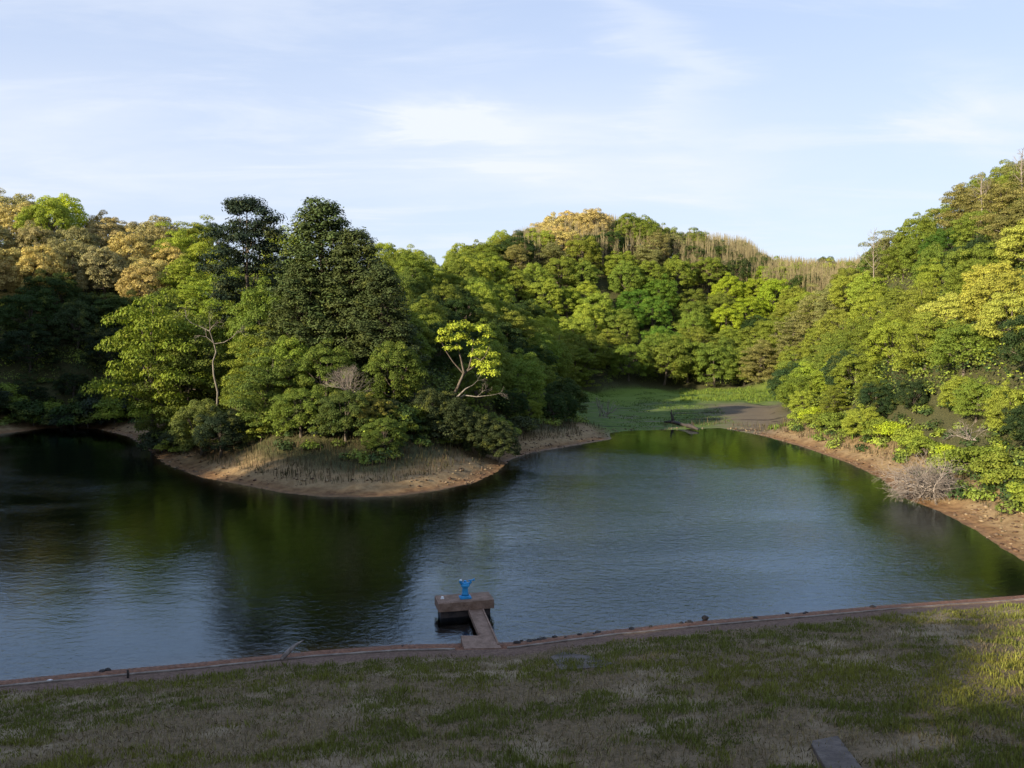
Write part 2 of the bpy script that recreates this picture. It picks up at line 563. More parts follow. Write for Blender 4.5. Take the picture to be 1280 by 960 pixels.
def water_material():
    m, t = material('lake_water')
    pos = t.node('ShaderNodeNewGeometry').outputs['Position']
    # wind ripples, calmer and rougher patches
    m1 = t.mapping(pos, scale=(1.0, 1.7, 1), rot=(0, 0, R(14)))
    r1 = t.noise(m1, 5.0, 3, .55, .25)
    r2 = t.noise(m1, 1.9, 4, .55, .3)
    r3 = t.noise(m1, .42, 2, .5, .5)
    sxy = t.node('ShaderNodeSeparateXYZ', {0: pos})
    calm = t.smooth(t.math('ADD', sxy.outputs[1], t.math('MULTIPLY', r3, 12)), 96, 82)      # lee of the trees at the inlet
    patch = t.smooth(t.noise(t.mapping(pos, scale=(.05, .09, 1), rot=(0, 0, R(20))), 1.0, 3, .5, .6), .36, .66)
    amp = t.math('MULTIPLY', t.node('ShaderNodeMapRange', {0: patch, 3: .5, 4: 1.15}).outputs[0], t.math('ADD', .12, calm))
    # the breeze comes down the open right half; the left half lies in the lee of the peninsula
    wind = t.math('ADD', t.smooth(t.math('ADD', sxy.outputs[0], t.math('MULTIPLY', r3, 5)), -1, 5), t.smooth(t.math('ADD', sxy.outputs[0], t.math('MULTIPLY', r3, 8)), -18, -36), clamp=True)
    wind = t.math('MULTIPLY', wind, t.smooth(t.math('ADD', sxy.outputs[0], t.math('MULTIPLY', r3, 6)), 27, 18))
    amp = t.math('MULTIPLY', amp, t.math('ADD', .62, t.math('MULTIPLY', wind, .95)))
    h = t.math('ADD', t.math('MULTIPLY', t.math('MULTIPLY', r1, .34), amp), t.math('ADD', t.math('MULTIPLY', t.math('MULTIPLY', r2, .95), amp), t.math('MULTIPLY', r3, .5)))
    nrm = bump(t, h, .45, .055)
    g = t.node('ShaderNodeBsdfGlossy', {'Color': (.68, .85, 1, 1), 'Roughness': .03, 'Normal': nrm})
    tr = t.node('ShaderNodeBsdfTransparent', {'Color': (.93, .95, .9, 1)})
    fr = t.node('ShaderNodeFresnel', {'IOR': 1.72, 'Normal': nrm})
    mx = t.node('ShaderNodeMixShader', {0: fr.outputs[0], 1: tr.outputs[0], 2: g.outputs[0]})
    vol = t.node('ShaderNodeVolumeAbsorption', {'Color': (.45, .38, .20, 1), 'Density': 3.4})
    t.node('ShaderNodeOutputMaterial', {'Surface': mx.outputs[0], 'Volume': vol.outputs[0]})
    return m


def leaf_material(name='foliage', trans=.30, var=.25, clump=.5):
    m, t = material(name)
    oi = t.node('ShaderNodeObjectInfo')
    geo = t.node('ShaderNodeNewGeometry')
    isl = geo.outputs['Random Per Island']
    tco = t.node('ShaderNodeTexCoord').outputs['Object']
    nz = t.noise(tco, .55, 3, .6)
    col = oi.outputs['Color']
    # species colour differs a little leaf by leaf and spray by spray (young yellower, old bluer)
    young = t.mix(.75, col, (.26, .25, .03))
    old = t.mix(.45, col, (.018, .040, .016))
    c = t.mix(t.math('MULTIPLY', t.smooth(nz, .52, .72), clump), col, young)
    c = t.mix(t.math('MULTIPLY', t.smooth(nz, .48, .30), clump), c, old)
    hsv = t.node('ShaderNodeHueSaturation', {'Hue': t.math('ADD', .5 - .012, t.math('MULTIPLY', isl, .024)), 'Saturation': 1.0,
                                              'Value': t.math('ADD', 1 - var, t.math('MULTIPLY', isl, 2 * var)), 'Color': c})
    c = hsv.outputs[0]
    d = t.node('ShaderNodeBsdfPrincipled', {'Base Color': c, 'Roughness': .7, 'Specular IOR Level': .12})
    tl = t.node('ShaderNodeBsdfTranslucent', {'Color': t.mix(1.0, c, (1.1, 1.15, .6), 'MULTIPLY')})
    mx = t.node('ShaderNodeMixShader', {0: trans, 1: d.outputs[0], 2: tl.outputs[0]})
    finish(t, mx.outputs[0])
    return m


def bark_material(name, a, b, scale=6):
    m, t = material(name)
    tco = t.node('ShaderNodeTexCoord').outputs['Object']
    n = t.noise(t.mapping(tco, scale=(1, 1, .25)), scale, 5, .65)
    b_ = t.node('ShaderNodeBsdfPrincipled', {'Base Color': t.mix(t.smooth(n, .35, .65), a, b), 'Roughness': .9,
                                             'Specular IOR Level': .2, 'Normal': bump(t, n, .7, .05)})
    finish(t, b_.outputs[0])
    return m


def rough_material(name, a, b, scale=4, rough=.85, stain=None, bs=.4):
    m, t = material(name)
    pos = t.node('ShaderNodeNewGeometry').outputs['Position']
    n = t.noise(pos, scale, 6, .65); n2 = t.noise(pos, scale * 7, 4, .7)
    c = t.mix(t.smooth(n, .35, .68), a, b)
    if stain:
        c = t.mix(t.math('MULTIPLY', t.smooth(n2, .5, .7), .7), c, stain)
    h = t.math('ADD', n, t.math('MULTIPLY', n2, .5))
    b_ = t.node('ShaderNodeBsdfPrincipled', {'Base Color': c, 'Roughness': rough, 'Specular IOR Level': .3, 'Normal': bump(t, h, bs, .03)})
    finish(t, b_.outputs[0])
    return m


M_ground = ground_material()
M_water = water_material()
M_leaf = leaf_material()
M_needle = leaf_material('needles', .08, .3, .3)
M_flower = leaf_material('blossom_foliage', .15, .25, .12)
M_blade = leaf_material('grass_blades', .2, .35, .2)
M_bark = bark_material('bark', (.060, .045, .032), (.13, .105, .08))
M_palebark = bark_material('pale_bark', (.09, .075, .055), (.22, .19, .15))
M_twig = bark_material('dead_twigs', (.13, .105, .085), (.27, .225, .185))
M_concrete = rough_material('weathered_concrete', (.155, .093, .058), (.26, .165, .112), 3, .85, (.055, .038, .030))
M_darkconc = rough_material('shade_dark_concrete', (.030, .022, .018), (.06, .042, .033), 3, .6)  # concrete darkened to stand in for the shade below the deck
M_kerb = rough_material('pale_concrete', (.13, .095, .072), (.25, .20, .15), 2.2, .9, (.07, .05, .035))
M_slab = rough_material('grey_slab', (.070, .052, .040), (.135, .105, .082), 2.5, .85, (.05, .04, .036))
M_blue = rough_material('blue_paint', (.018, .21, .43), (.035, .30, .56), 7, .5, (.03, .10, .19), .1)
M_stone = rough_material('stone', (.022, .018, .015), (.07, .055, .045), 8, .9)
M_white = rough_material('white_paint', (.62, .60, .55), (.78, .76, .72), 8, .6)

# ------------------------------------------------------------------ the setting: ground in its regions, one shared grid
ny, nx = GX.shape
VV = np.stack([GX, GY, GH], -1).reshape(-1, 3)
idx = np.arange(ny * nx).reshape(ny, nx)
FQ = np.stack([idx[:-1, :-1], idx[:-1, 1:], idx[1:, 1:], idx[1:, :-1]], -1).reshape(-1, 4)


def fmean(A):
    return (A[:-1, :-1] + A[:-1, 1:] + A[1:, 1:] + A[1:, :-1]).reshape(-1) / 4


fsd, fdam, ffl = fmean(GSD), fmean(GDAM), fmean(GFL)
region = np.full(len(FQ), 3)
region[(fsd < 5.0)] = 2
region[(ffl > .5)] = 4
region[(fdam > .5)] = 1
region[fsd < 0] = 0
for rid, name in ((0, 'lake_bed'), (1, 'embankment'), (2, 'shore'), (3, 'hills'), (4, 'mudflat')):
    f = FQ[region == rid]
    used, inv = np.unique(f, return_inverse=True)
    me = np_mesh(name, VV[used], inv.reshape(f.shape), M_ground, True)
    for an, A in (('shore_dist', GSD), ('dam', GDAM), ('flat', GFL), ('dam_dist', (GNL - GY) * .975)):
        add_attr(me, an, A.ravel()[used])
    tag(new_obj(name, me), kind='structure')

# water: closed body, its sides buried in the banks
wx0, wx1, wy0, wy1 = -85, 60, 12, 180
cen = P.mean(0)
wb = MB()
big = poly_sd(np.array([0.0]), np.array([50.0]), P)
ring = []
for i in range(len(P)):
    a, b, c = P[i - 1], P[i], P[(i + 1) % len(P)]
    t1 = (b - a) / np.linalg.norm(b - a); t2 = (c - b) / np.linalg.norm(c - b)
    n1 = np.array([-t1[1], t1[0]]); n2 = np.array([-t2[1], t2[0]])
    n = n1 + n2; n /= max(np.linalg.norm(n), .3)
    for s_ in (1,):
        cand = b + n * 1.2
    if poly_sd(np.array([b[0] + n[0] * .3]), np.array([b[1] + n[1] * .3]), P)[0] < 0:
        n = -n
    ring.append(tuple(b + n * 0.9))
wb.prism(ring, -4.0, 0.0)
water = wb.build('water', M_water)
tag(water, kind='structure')


# ------------------------------------------------------------------ leaves
def leaf_cards(cen, nrm, L, Wd, r, jitter=.42):
    """rhombic leaf sprays at cen with normals near nrm -> verts, faces"""
    n = len(cen)
    nn = nrm + r.normal(0, jitter, (n, 3)); nn /= np.linalg.norm(nn, axis=1)[:, None] + 1e-9
    t = r.normal(0, 1, (n, 3)); t -= (t * nn).sum(1)[:, None] * nn; t /= np.linalg.norm(t, axis=1)[:, None] + 1e-9
    b = np.cross(nn, t)
    l = (L * r.uniform(.65, 1.3, n))[:, None]; w_ = (Wd * r.uniform(.7, 1.3, n))[:, None]
    v = np.stack([cen - t * l * .5, cen + b * w_ * .5 + t * l * .08, cen + t * l * .5 - nn * l * .12, cen - b * w_ * .5 + t * l * .08], 1).reshape(-1, 3)
    f = np.arange(4 * n).reshape(n, 4)
    return v, f


def lobe_leaves(centres, radii, flat, n_per, L, Wd, r, up=.45, shell=(.72, 1.05)):
    """leaf sprays over the shells of many small lobes"""
    V = []; F = []; o = 0
    for c, rad in zip(centres, radii):
        n = max(8, int(n_per * (rad / radii.mean()) ** 2))
        d = r.normal(0, 1, (n, 3)); d[:, 2] = np.abs(d[:, 2]) * .9 - .38 * r.random(n)
        d /= np.linalg.norm(d, axis=1)[:, None]
        q = r.uniform(*shell, n)[:, None]
        p = c + d * q * rad * np.array([1, 1, flat])
        nm = d * np.array([1, 1, 1 / max(flat, .4)]); nm /= np.linalg.norm(nm, axis=1)[:, None]
        nm = nm + np.array([0, 0, up])
        v, f = leaf_cards(p, nm, L, Wd, r)
        V.append(v); F.append(f + o); o += len(v)
    return np.concatenate(V), np.concatenate(F)


def limbs(mb, base_r, top, targets, r, z0=0.0, lean=(0, 0)):
    """trunk with limbs reaching the lobes"""
    k = 7
    pts = [(lean[0] * (i / k) ** 1.3 + r.normal(0, .05) * i / k, lean[1] * (i / k) ** 1.3 + r.normal(0, .05) * i / k, z0 + (top - z0) * i / k) for i in range(k + 1)]
    mb.tube([(pts[0][0], pts[0][1], z0 - .6)] + pts, [base_r * 1.35] + [base_r * (1.12 - .95 * i / k) for i in range(k + 1)], 8)
    for tg in targets:
        f = r.uniform(.3, .85)
        s = np.array(pts[int(f * k)]); tg = np.array(tg)
        m1 = s * .6 + tg * .4 + np.array([0, 0, -.12 * np.linalg.norm(tg - s)]) + r.normal(0, .1, 3)
        m2 = s * .25 + tg * .75 + r.normal(0, .1, 3)
        rr = base_r * (1 - f) * .55 + .02
        mb.tube([s, m1, m2, tg], [rr, rr * .75, rr * .5, rr * .2], 5, False)


def tree_proto(kind, seed):
    """returns (trunk mesh, crown mesh, crown centre height, crown radius)"""
    r = np.random.default_rng(seed)
    mb = MB()
    spread = kind == 'spreading'
    if spread: kind = 'layered'
    if kind == 'round':              # cauliflower dome
        Rr, H, top = 3.5, 3.3, 3.0
        n = 120
        i = np.arange(n) + .5
        ph = np.pi * (1 + 5 ** .5) * i + r.normal(0, .25, n)
        zz = 1 - 1.62 * i / n
        d = np.c_[np.cos(ph) * np.sqrt(np.clip(1 - zz ** 2, 0, 1)), np.sin(ph) * np.sqrt(np.clip(1 - zz ** 2, 0, 1)), zz]
        bump_ = 1 + .16 * np.sin(d[:, 0] * 4 + seed) * np.cos(d[:, 1] * 3 + seed * 2)
        rad = r.uniform(.72, 1.0, n) * bump_
        c = d * rad[:, None] * np.array([Rr, Rr, H]) + np.array([0, 0, top])
        lr = r.uniform(.42, .85, n)
        v, f = lobe_leaves(c, lr, .74, 200, .16, .11, r)
        limbs(mb, .20, top + 1.6, c[r.choice(n, 18)] * np.array([.85, .85, 1]), r)
        cc, cr = top, Rr
    elif kind == 'layered':          # flat sprays in tiers
        top = 4.4; C_ = []; L_ = []
        for tz in np.linspace(.5, 6.0, 9):
            if spread and tz < 2.4: continue
            rr = 4.0 * math.sqrt(max(.05, 1 - ((tz - 2.2) / 4.4) ** 2)) * r.uniform(.85, 1.1)
            m = int(5 + rr * 4.0)
            a0 = r.uniform(0, 6.28)
            for j in range(m):
                a = a0 + 6.28 * j / m + r.normal(0, .25)
                q = rr * (r.uniform(.45, 1.0) if j % 3 else r.uniform(.1, .6))
                C_.append((q * math.cos(a), q * math.sin(a), tz + r.normal(0, .50) - .05 * q))
                L_.append(r.uniform(.5, 1.0))
        c = np.array(C_); lr = np.array(L_)
        v, f = lobe_leaves(c, lr, .50, 175, .165, .105, r, up=.7)
        limbs(mb, .19, 5.8, c[r.choice(len(c), 22)], r)
        cc, cr = 3.0, 4.0
    elif kind == 'conifer':          # irregular broad cone, drooping needle sprays
        C_ = []; L_ = []
        for tz in np.linspace(1.2, 15.6, 34):
            rr = (3.9 * (1 - ((tz - 1) / 16.2) ** 1.5) + .35) * r.uniform(.8, 1.1)
            m = int(7 + rr * 3.2); a0 = r.uniform(0, 6.28)
            for j in range(m):
                a = a0 + 6.28 * j / m + r.normal(0, .3); q = rr * r.uniform(.5, 1.05)
                C_.append((q * math.cos(a), q * math.sin(a), tz + r.normal(0, .3) - .08 * q)); L_.append(r.uniform(.42, .85))
        c = np.array(C_); lr = np.array(L_)
        v, f = lobe_leaves(c, lr, .95, 85, .25, .12, r, up=.45, shell=(.45, 1.15))
        limbs(mb, .28, 15.6, c[r.choice(len(c), 30)], r)
        cc, cr = 7.5, 3.6
    elif kind == 'pine':             # open crown of a few dark clumps on top
        n = 210
        c = np.c_[r.uniform(-1, 1, n), r.uniform(-1, 1, n), r.uniform(3.0, 12.4, n)]
        wd = 2.9 * np.sqrt(np.clip(1 - ((c[:, 2] - 6.6) / 6.1) ** 2, .03, 1)) * (1 + .22 * np.sin(c[:, 2] * 2.3 + c[:, 0] * 3))
        c[:, 0] *= wd; c[:, 1] *= wd
        lr = r.uniform(.6, 1.05, n)
        v, f = lobe_leaves(c, lr, .6, 130, .25, .10, r, up=.5, shell=(.3, 1.1))
        limbs(mb, .20, 12.0, c[r.choice(n, 14)], r)
        cc, cr = 9.5, 2.8
    elif kind == 'bush':
        n = 26
        d = r.normal(0, 1, (n, 3)); d[:, 2] = np.abs(d[:, 2]); d /= np.linalg.norm(d, axis=1)[:, None]
        c = d * r.uniform(.6, 1, n)[:, None] * np.array([1.7, 1.7, 1.5]) + np.array([0, 0, .5])
        lr = r.uniform(.4, .75, n)
        v, f = lobe_leaves(c, lr, .7, 130, .19, .12, r)
        limbs(mb, .07, 1.4, c[r.choice(n, 9)], r)
        cc, cr = 1.0, 1.9
    mt = M_needle if kind in ('conifer', 'pine') else M_leaf
    crown = np_mesh(kind + '_crown', v, f, mt)
    trunk = py_mesh(kind + '_trunk', mb.V, mb.F, M_bark, True)
    return trunk, crown, cc, cr


PROTO = {'round': [tree_proto('round', s) for s in (11, 12, 13, 14)],
         'layered': [tree_proto('layered', s) for s in (21, 22, 23)],
         'spreading': [tree_proto('spreading', s) for s in (24, 25)],
         'conifer': [tree_proto('conifer', s) for s in (31, 32)],
         'pine': [tree_proto('pine', s) for s in (41, 42)],
         'bush': [tree_proto('bush', s) for s in (51, 52, 53)]}
FLOWER = []
for tr_, cr_, a_, b_ in PROTO['round']:          # the same crowns in blossom
    c2 = cr_.copy(); c2.materials[0] = M_flower; FLOWER.append((tr_, c2, a_, b_))
PROTO['blossom'] = FLOWER

TREES = []          # dicts: x y z kind s sz col


def put_tree(rec):
    k = rec['kind']; pr = PROTO[k][rec['v'] % len(PROTO[k])]
    nm = {'round': 'broadleaf_tree', 'layered': 'broadleaf_tree', 'spreading': 'broadleaf_tree', 'blossom': 'blossoming_tree', 'conifer': 'cypress_tree', 'pine': 'pine_tree', 'bush': 'bush'}[k]
    root = empty(nm, (rec['x'], rec['y'], rec['z'] - .1), rec['rz'])
    root.scale = (rec['s'], rec['s'], rec['s'] * rec['sz'])
    root.rotation_euler = (rec.get('tx', 0), rec.get('ty', 0), rec['rz'])
    t_ = new_obj('trunk' if k != 'bush' else 'stem', pr[0], root)
    c_ = new_obj('crown' if k != 'bush' else 'foliage', pr[1], root)
    c_.color = (*rec['col'], 1)
    rec['obj'] = root
    return root


# colours of crowns; DEEP also paints in the shade on the left hill
DEEP = (.036, .060, .014); GREEN = (.150, .190, .026); FRESH = (.235, .28, .034); LIME = (.31, .37, .024)
OLIVE = (.185, .215, .030); GOLD = (.40, .31, .10); BROWNG = (.21, .20, .065); CONIF = (.056, .078, .022); STRAWC = (.24, .19, .11)
YEL = (.29, .29, .045); BROWNGOLD = (.28, .235, .095)


def colour_at(px, py, y, x, r):
    """species by where the tree grows, left hill shade put into the colour: measured against the photo (centre of crown)"""
    q = r.random()
    if px < 215 and y > 100 and py < 400:                    # left hill, its shaded lower crowns painted dark
        if 30 < px < 140 and py < 285: return 'round', LIME if q < .6 else FRESH
        if py < 365: return 'blossom', GOLD if q < .75 else BROWNGOLD
        return 'round', DEEP if q < .8 else (.06, .085, .02)
    if px < 215 and y > 96: return 'round', (.022, .034, .012) if q < .75 else (.040, .058, .018)  # shade over the cove woods put into near-black leaf colours
    if px > 940 and x > 30 and y < 200:                      # right hill
        if 1180 < px < 1300 and 300 < py < 420 and q < .42: return 'blossom' if q < .5 else 'round', YEL
        if px > 1140 and py < 300: return ('layered', BROWNG) if q < .30 else ('round', OLIVE if q < .7 else GREEN)
        if py < 330 and q < .5: return 'round', (.07, .13, .018)
        if px < 1060 and 350 < py < 450: return ('layered', BROWNG) if q < .25 else ('round', OLIVE)
        if q < .28: return 'round', FRESH
        if q < .55: return 'layered', OLIVE
        if q < .80: return 'round', GREEN
        if q < .84: return 'layered', BROWNG
        return 'round', (.035, .060, .020)
    if y > 176 or (y > 130 and px > 520):                    # middle hill
        if 690 < px < 768 and py < 302 and q < .85: return 'blossom', GOLD
        if 590 < px < 690 and py < 300 and q < .3: return 'blossom', GOLD
        if 768 < px < 860 and py < 305: return 'round', GREEN
        if 640 < px < 860 and 285 < py < 330 and q < .35: return 'layered', BROWNG
        if 860 < px < 1000 and py < 335: return ('layered', OLIVE) if q < .35 else ('round', (.06, .09, .02))
        if 905 < px < 985 and 345 < py < 430 and q < .6: return 'round', (.26, .33, .024)
        if 780 < px < 840 and 350 < py < 430: return 'round', (.10, .18, .02)
        if 665 < px < 740 and 350 < py < 430: return 'round', FRESH
        if py > 420: return ('layered', OLIVE) if q < .4 else ('round', GREEN)
        if q < .4: return 'round', GREEN
        if q < .72: return 'round', FRESH
        if q < .86: return 'round', OLIVE
        return 'round', DEEP
    # peninsula
    if px > 520: return 'round', DEEP if q < .55 else GREEN
    if px < 300 and q < .6: return 'layered', FRESH if q < .35 else OLIVE
    if q < .3: return 'layered', OLIVE
    if q < .55: return 'round', (.11, .14, .024)
    if q < .75: return 'round', FRESH
    return 'round', GREEN


def region_of(x, y, px):
    if x > 27 and y < 176 and px > 935: return 'right'
    if y > 172 or (y > 120 and px > 520): return 'middle'
    if px < 215 and y > 97: return 'left'
    if y > 118: return 'middle' if px > 300 else 'left'
    return 'peninsula'


BLOCK = [(at_y(*p)[0], p[2], w_) for p, w_ in (((583, 500, 76), 4.5), ((583, 500, 71), 3.5), ((268, 480, 77), 3), ((262, 480, 73), 4), ((435, 480, 71), 3), ((435, 480, 68), 3), ((1160, 620, 56), 3))]


def forest():
    r = np.random.default_rng(5)
    # hand placed landmarks first: (px, py of the foot, distance, kind, height m, colour, key)
    cand = []
    N = 26000
    X = r.uniform(-120, 110, N); Y = r.uniform(38, 285, N)
    px, py = project(X, Y, height(X, Y))
    ok = (px > -90) & (px < 1380)
    X, Y = X[ok], Y[ok]
    Hh, sd, dam, fl, nl = height(X, Y, True)
    lim = 4.3 + fbm(X * .15, Y * .15, 2) * 2
    lim = np.where((X < 12) & (Y < 100), 7.4, lim)      # the peninsula keeps an open margin of dry grass
    ok = (sd > lim) & (fl < .1) & (dam < .05) & (Hh > .5)
    X, Y, Hh, sd = X[ok], Y[ok], Hh[ok], sd[ok]
    gpx, gpy = project(X, Y, Hh)
    thick = (Y > 180) & (gpx > 870) & (gpx < 1085) & (gpy < 350 + .25 * (gpx - 870))
    ok = ~thick | (r.random(len(X)) < .03)
    X, Y, Hh, sd = X[ok], Y[ok], Hh[ok], sd[ok]
    order = np.argsort(r.random(len(X)))
    pts = []
    placed = [(q['x'], q['y'], .6 if 'bush' in q else 3.0) for q in TREES] + BLOCK
    PX = np.zeros((0, 3))
    if placed: PX = np.array(placed)
    for i in order:
        x, y = X[i], Y[i]
        far = sstep(y, 95, 210)
        sp = 3.9 + far * 2.7 + (.8 if x < -40 else 0)
        if sd[i] < 9: sp *= .82
        if len(PX) and ((PX[:, 0] - x) ** 2 + (PX[:, 1] - y) ** 2 < ((sp + PX[:, 2]) / 2) ** 2).any():
            continue
        PX = np.vstack([PX, [x, y, sp]])
        s = sp / 4.9 * r.uniform(.92, 1.16)
        if sd[i] < 9 and y < 120: s *= .72
        ppx, ppy = project(x, y, Hh[i] + 4 * s)
        k, c = colour_at(ppx, ppy, y, x, r)
        c = np.array(c) * r.uniform(.82, 1.18) * np.array([r.uniform(.92, 1.08), 1, r.uniform(.9, 1.1)])
        if k == 'round' and sd[i] < 7 and r.random() < .3: pass
        TREES.append(dict(x=x, y=y, z=Hh[i], kind=k, s=s, sz=r.uniform(.92, 1.25), col=tuple(c), v=int(r.integers(0, 12)),
                          rz=r.uniform(0, 6.28), tx=r.normal(0, .05), ty=r.normal(0, .05)))


def hand(px, py, y, kind, s, col, v=0, sz=1.0, key=None, dz=0.0):
    """a landmark tree whose foot is seen near px at distance y"""
    x = at_y(px, py, y)[0]
    TREES.append(dict(x=x, y=y, z=hgt(x, y) + dz, kind=kind, s=s, sz=sz, col=col, v=v, rz=v * 1.7 + .4, label=key))


hand(312, 470, 92, 'pine', 1.42, (.020, .032, .017), 0, 1.10, 'dark open-crowned pine tree, left one of the two tall evergreens above the peninsula')
hand(404, 470, 84, 'conifer', 1.50, CONIF, 0, .76, 'tallest dark cypress tree on the peninsula with a pointed top')
hand(446, 480, 82, 'conifer', 1.25, (.060, .075, .022), 1, .74, 'broad dark cypress tree on the right of the tallest cypress')
hand(478, 480, 79, 'conifer', 1.0, (.050, .066, .020), 0, .74, 'smaller dark cypress tree at the right end of the cypress clump')
hand(378, 500, 81, 'conifer', 1.0, (.056, .072, .020), 1, .74, 'small cypress tree with a dense crown on the left of the tallest cypress')
hand(190, 470, 83, 'spreading', 1.5, (.16, .20, .022), 0, 1.55, 'wide yellow-green tree in flat tiers leaning over the left tip of the peninsula')
hand(232, 470, 84, 'layered', 1.30, (.10, .125, .022), 1, 1.2, 'big olive-green tree in flat tiers behind the pale bare trunk')
hand(335, 500, 74, 'layered', 1.0, (.095, .13, .024), 2, 1.0, 'yellow-green tiered tree in front of the dark pine on the peninsula')
hand(276, 545, 71.5, 'round', .62, (.026, .040, .018), 1, 1.1, 'dark grey-green round tree low at the water front of the peninsula')
hand(466, 540, 69.5, 'round', .62, (.17, .155, .028), 2, .85, 'yellowish round tree right of the leafless grey bush')
hand(376, 530, 70.5, 'round', .72, (.12, .16, .024), 3, 1.0, 'fresh green rounded tree left of the leafless grey bush')
hand(262, 470, 89, 'round', 1.38, (.14, .175, .026), 1, 1.35, 'large olive rounded tree right below the dark pine, behind the white trunk')
hand(338, 470, 86, 'round', 1.22, (.12, .165, .024), 2, 1.25, 'large green rounded tree between the dark pine and the tallest cypress')
hand(225, 470, 94, 'layered', 1.45, (.19, .22, .03), 2, 1.3, 'large yellow-green tiered tree on the peninsula skyline left of the dark pine')
hand(252, 545, 73.5, 'round', .80, (.11, .13, .03), 0, 1.0, 'olive rounded tree hiding the foot of the slender white trunk')
hand(432, 545, 68.5, 'round', .66, (.075, .10, .022), 3, 1.1, 'green rounded tree just below the leafless grey crown')
rb = np.random.default_rng(88)
for k in range(34):                       # low bushes along the water front of the peninsula
    px_ = 205 + k * 13.4 + rb.normal(0, 4)
    gy_ = np.interp(px_, [205, 250, 330, 430, 520, 600, 650], [79, 76, 73, 69, 71, 76.5, 87]) + rb.uniform(-.6, 1.6)
    hand(px_, 560, gy_, 'bush', rb.uniform(.75, 1.35), [DEEP, (.05, .06, .022), GREEN, OLIVE, (.035, .045, .02)][int(rb.integers(0, 5))], k, rb.uniform(.8, 1.2))
    TREES[-1]['bush'] = 'peninsula'
for k in range(20):                       # and along the right bank
    y_ = 44 + k * 2.9 + rb.normal(0, .5)
    x_ = np.interp(y_, [40, 58, 73, 96, 110], [30.5, 33.2, 35.6, 35, 36.5]) + rb.uniform(0, 1.2)
    TREES.append(dict(x=x_, y=y_, z=hgt(x_, y_), kind='bush', s=rb.uniform(.6, 1.05), sz=rb.uniform(.8, 1.1), col=[FRESH, GREEN, OLIVE, LIME][int(rb.choice(4, p=[.35, .35, .2, .1]))], v=k, rz=k * 1.3, bush='right'))
for k in range(12):                       # and round the cove at left
    px_ = -10 + k * 17
    hand(px_, 500, 103 + rb.uniform(0, 3), 'bush', rb.uniform(1.2, 1.9), [DEEP, (.03, .04, .02), GREEN][int(rb.integers(0, 3))], k)
    TREES[-1]['bush'] = 'left'
for px_, s_ in ((540, .62), (562, .66), (582, .60), (604, .58), (624, .55)):
    hand(px_, 560, 73.5, 'round', s_, (.045, .058, .020), int(px_), 1.1); TREES[-1]['bush'] = 'peninsula'
for q in TREES:
    if q.get('label', 0) is None: del q['label']
forest()

# drop trees that nothing of the photo shows: front-to-back coverage on a coarse buffer
buf = np.zeros((240, 400), bool)      # px -160..1440 in steps of 4
keep = []
order = sorted(TREES, key=lambda q: q['y'])
yy_, xx_ = np.mgrid[0:240, 0:400]
for q in order:
    pr = PROTO[q['kind']][q['v'] % len(PROTO[q['kind']])]
    cz = q['z'] + pr[2] * q['s'] * q['sz']
    a, b = project(q['x'], q['y'], cz)
    scl = 1000 / q['y']
    rw = pr[3] * q['s'] * scl * 1.0
    rh = {'conifer': 8.2, 'pine': 3.6, 'round': 3.6, 'blossom': 3.6, 'layered': 3.6, 'spreading': 3.6, 'bush': 1.7}[q['kind']] * q['s'] * q['sz'] * scl
    q['px'], q['py'], q['rw'] = a, b, rw
    cx, cy = (a + 160) / 4, b / 4
    m = ((xx_ - cx) / (rw / 4)) ** 2 + ((yy_ - cy) / (rh / 4)) ** 2 < 1
    n = m.sum()
    inframe = m[:, 40:360].sum()
    new = (m & ~buf)[:, 40:360].sum()
    q['vis'] = new / max(n, 1)
    if 'label' in q or 'bush' in q or (-25 < a < 1305 and inframe > 0 and new / max(n, 1) > .11) :
        keep.append(q)
    core = ((xx_ - cx) / (rw / 4)) ** 2 + ((yy_ - cy) / (rh / 4)) ** 2 < .72
    buf |= core
TREES = keep
for q in TREES:
    put_tree(q)
print('TREES', len(TREES), {k: sum(1 for q in TREES if q['kind'] == k) for k in PROTO})

# ------------------------------------------------------------------ undergrowth: shrubs and saplings that hide the forest floor
def stuff_lobes(name, label, X, Y, rad, flat, n_per, L, Wd, cols, seed, dz=.25, mat=None, cat='undergrowth'):
    r = np.random.default_rng(seed)
    Z = height(X, Y)
    n = len(X)
    c = np.c_[X, Y, Z + rad * flat * dz]
    V = []; F = []; CO = []; o = 0
    for i in range(n):
        m = max(8, int(n_per * r.uniform(.7, 1.2)))
        d = r.normal(0, 1, (m, 3)); d[:, 2] = np.abs(d[:, 2]); d /= np.linalg.norm(d, axis=1)[:, None]
        p = c[i] + d * r.uniform(.6, 1.1, m)[:, None] * rad[i] * np.array([1, 1, flat])
        v, f = leaf_cards(p, d + np.array([0, 0, .4]), L, Wd, r)
        V.append(v); F.append(f + o); o += len(v)
        CO.append(np.repeat(cols[i][None], len(v), 0))
    me = np_mesh(name, np.concatenate(V), np.concatenate(F), mat or M_under)
    a = me.attributes.new('leaf_colour', 'FLOAT_COLOR', 'POINT')
    CO = np.concatenate(CO); a.data.foreach_set('color', np.c_[CO, np.ones(len(CO))].astype(np.float32).ravel())
    return tag(new_obj(name, me), label, None, None, 'stuff')


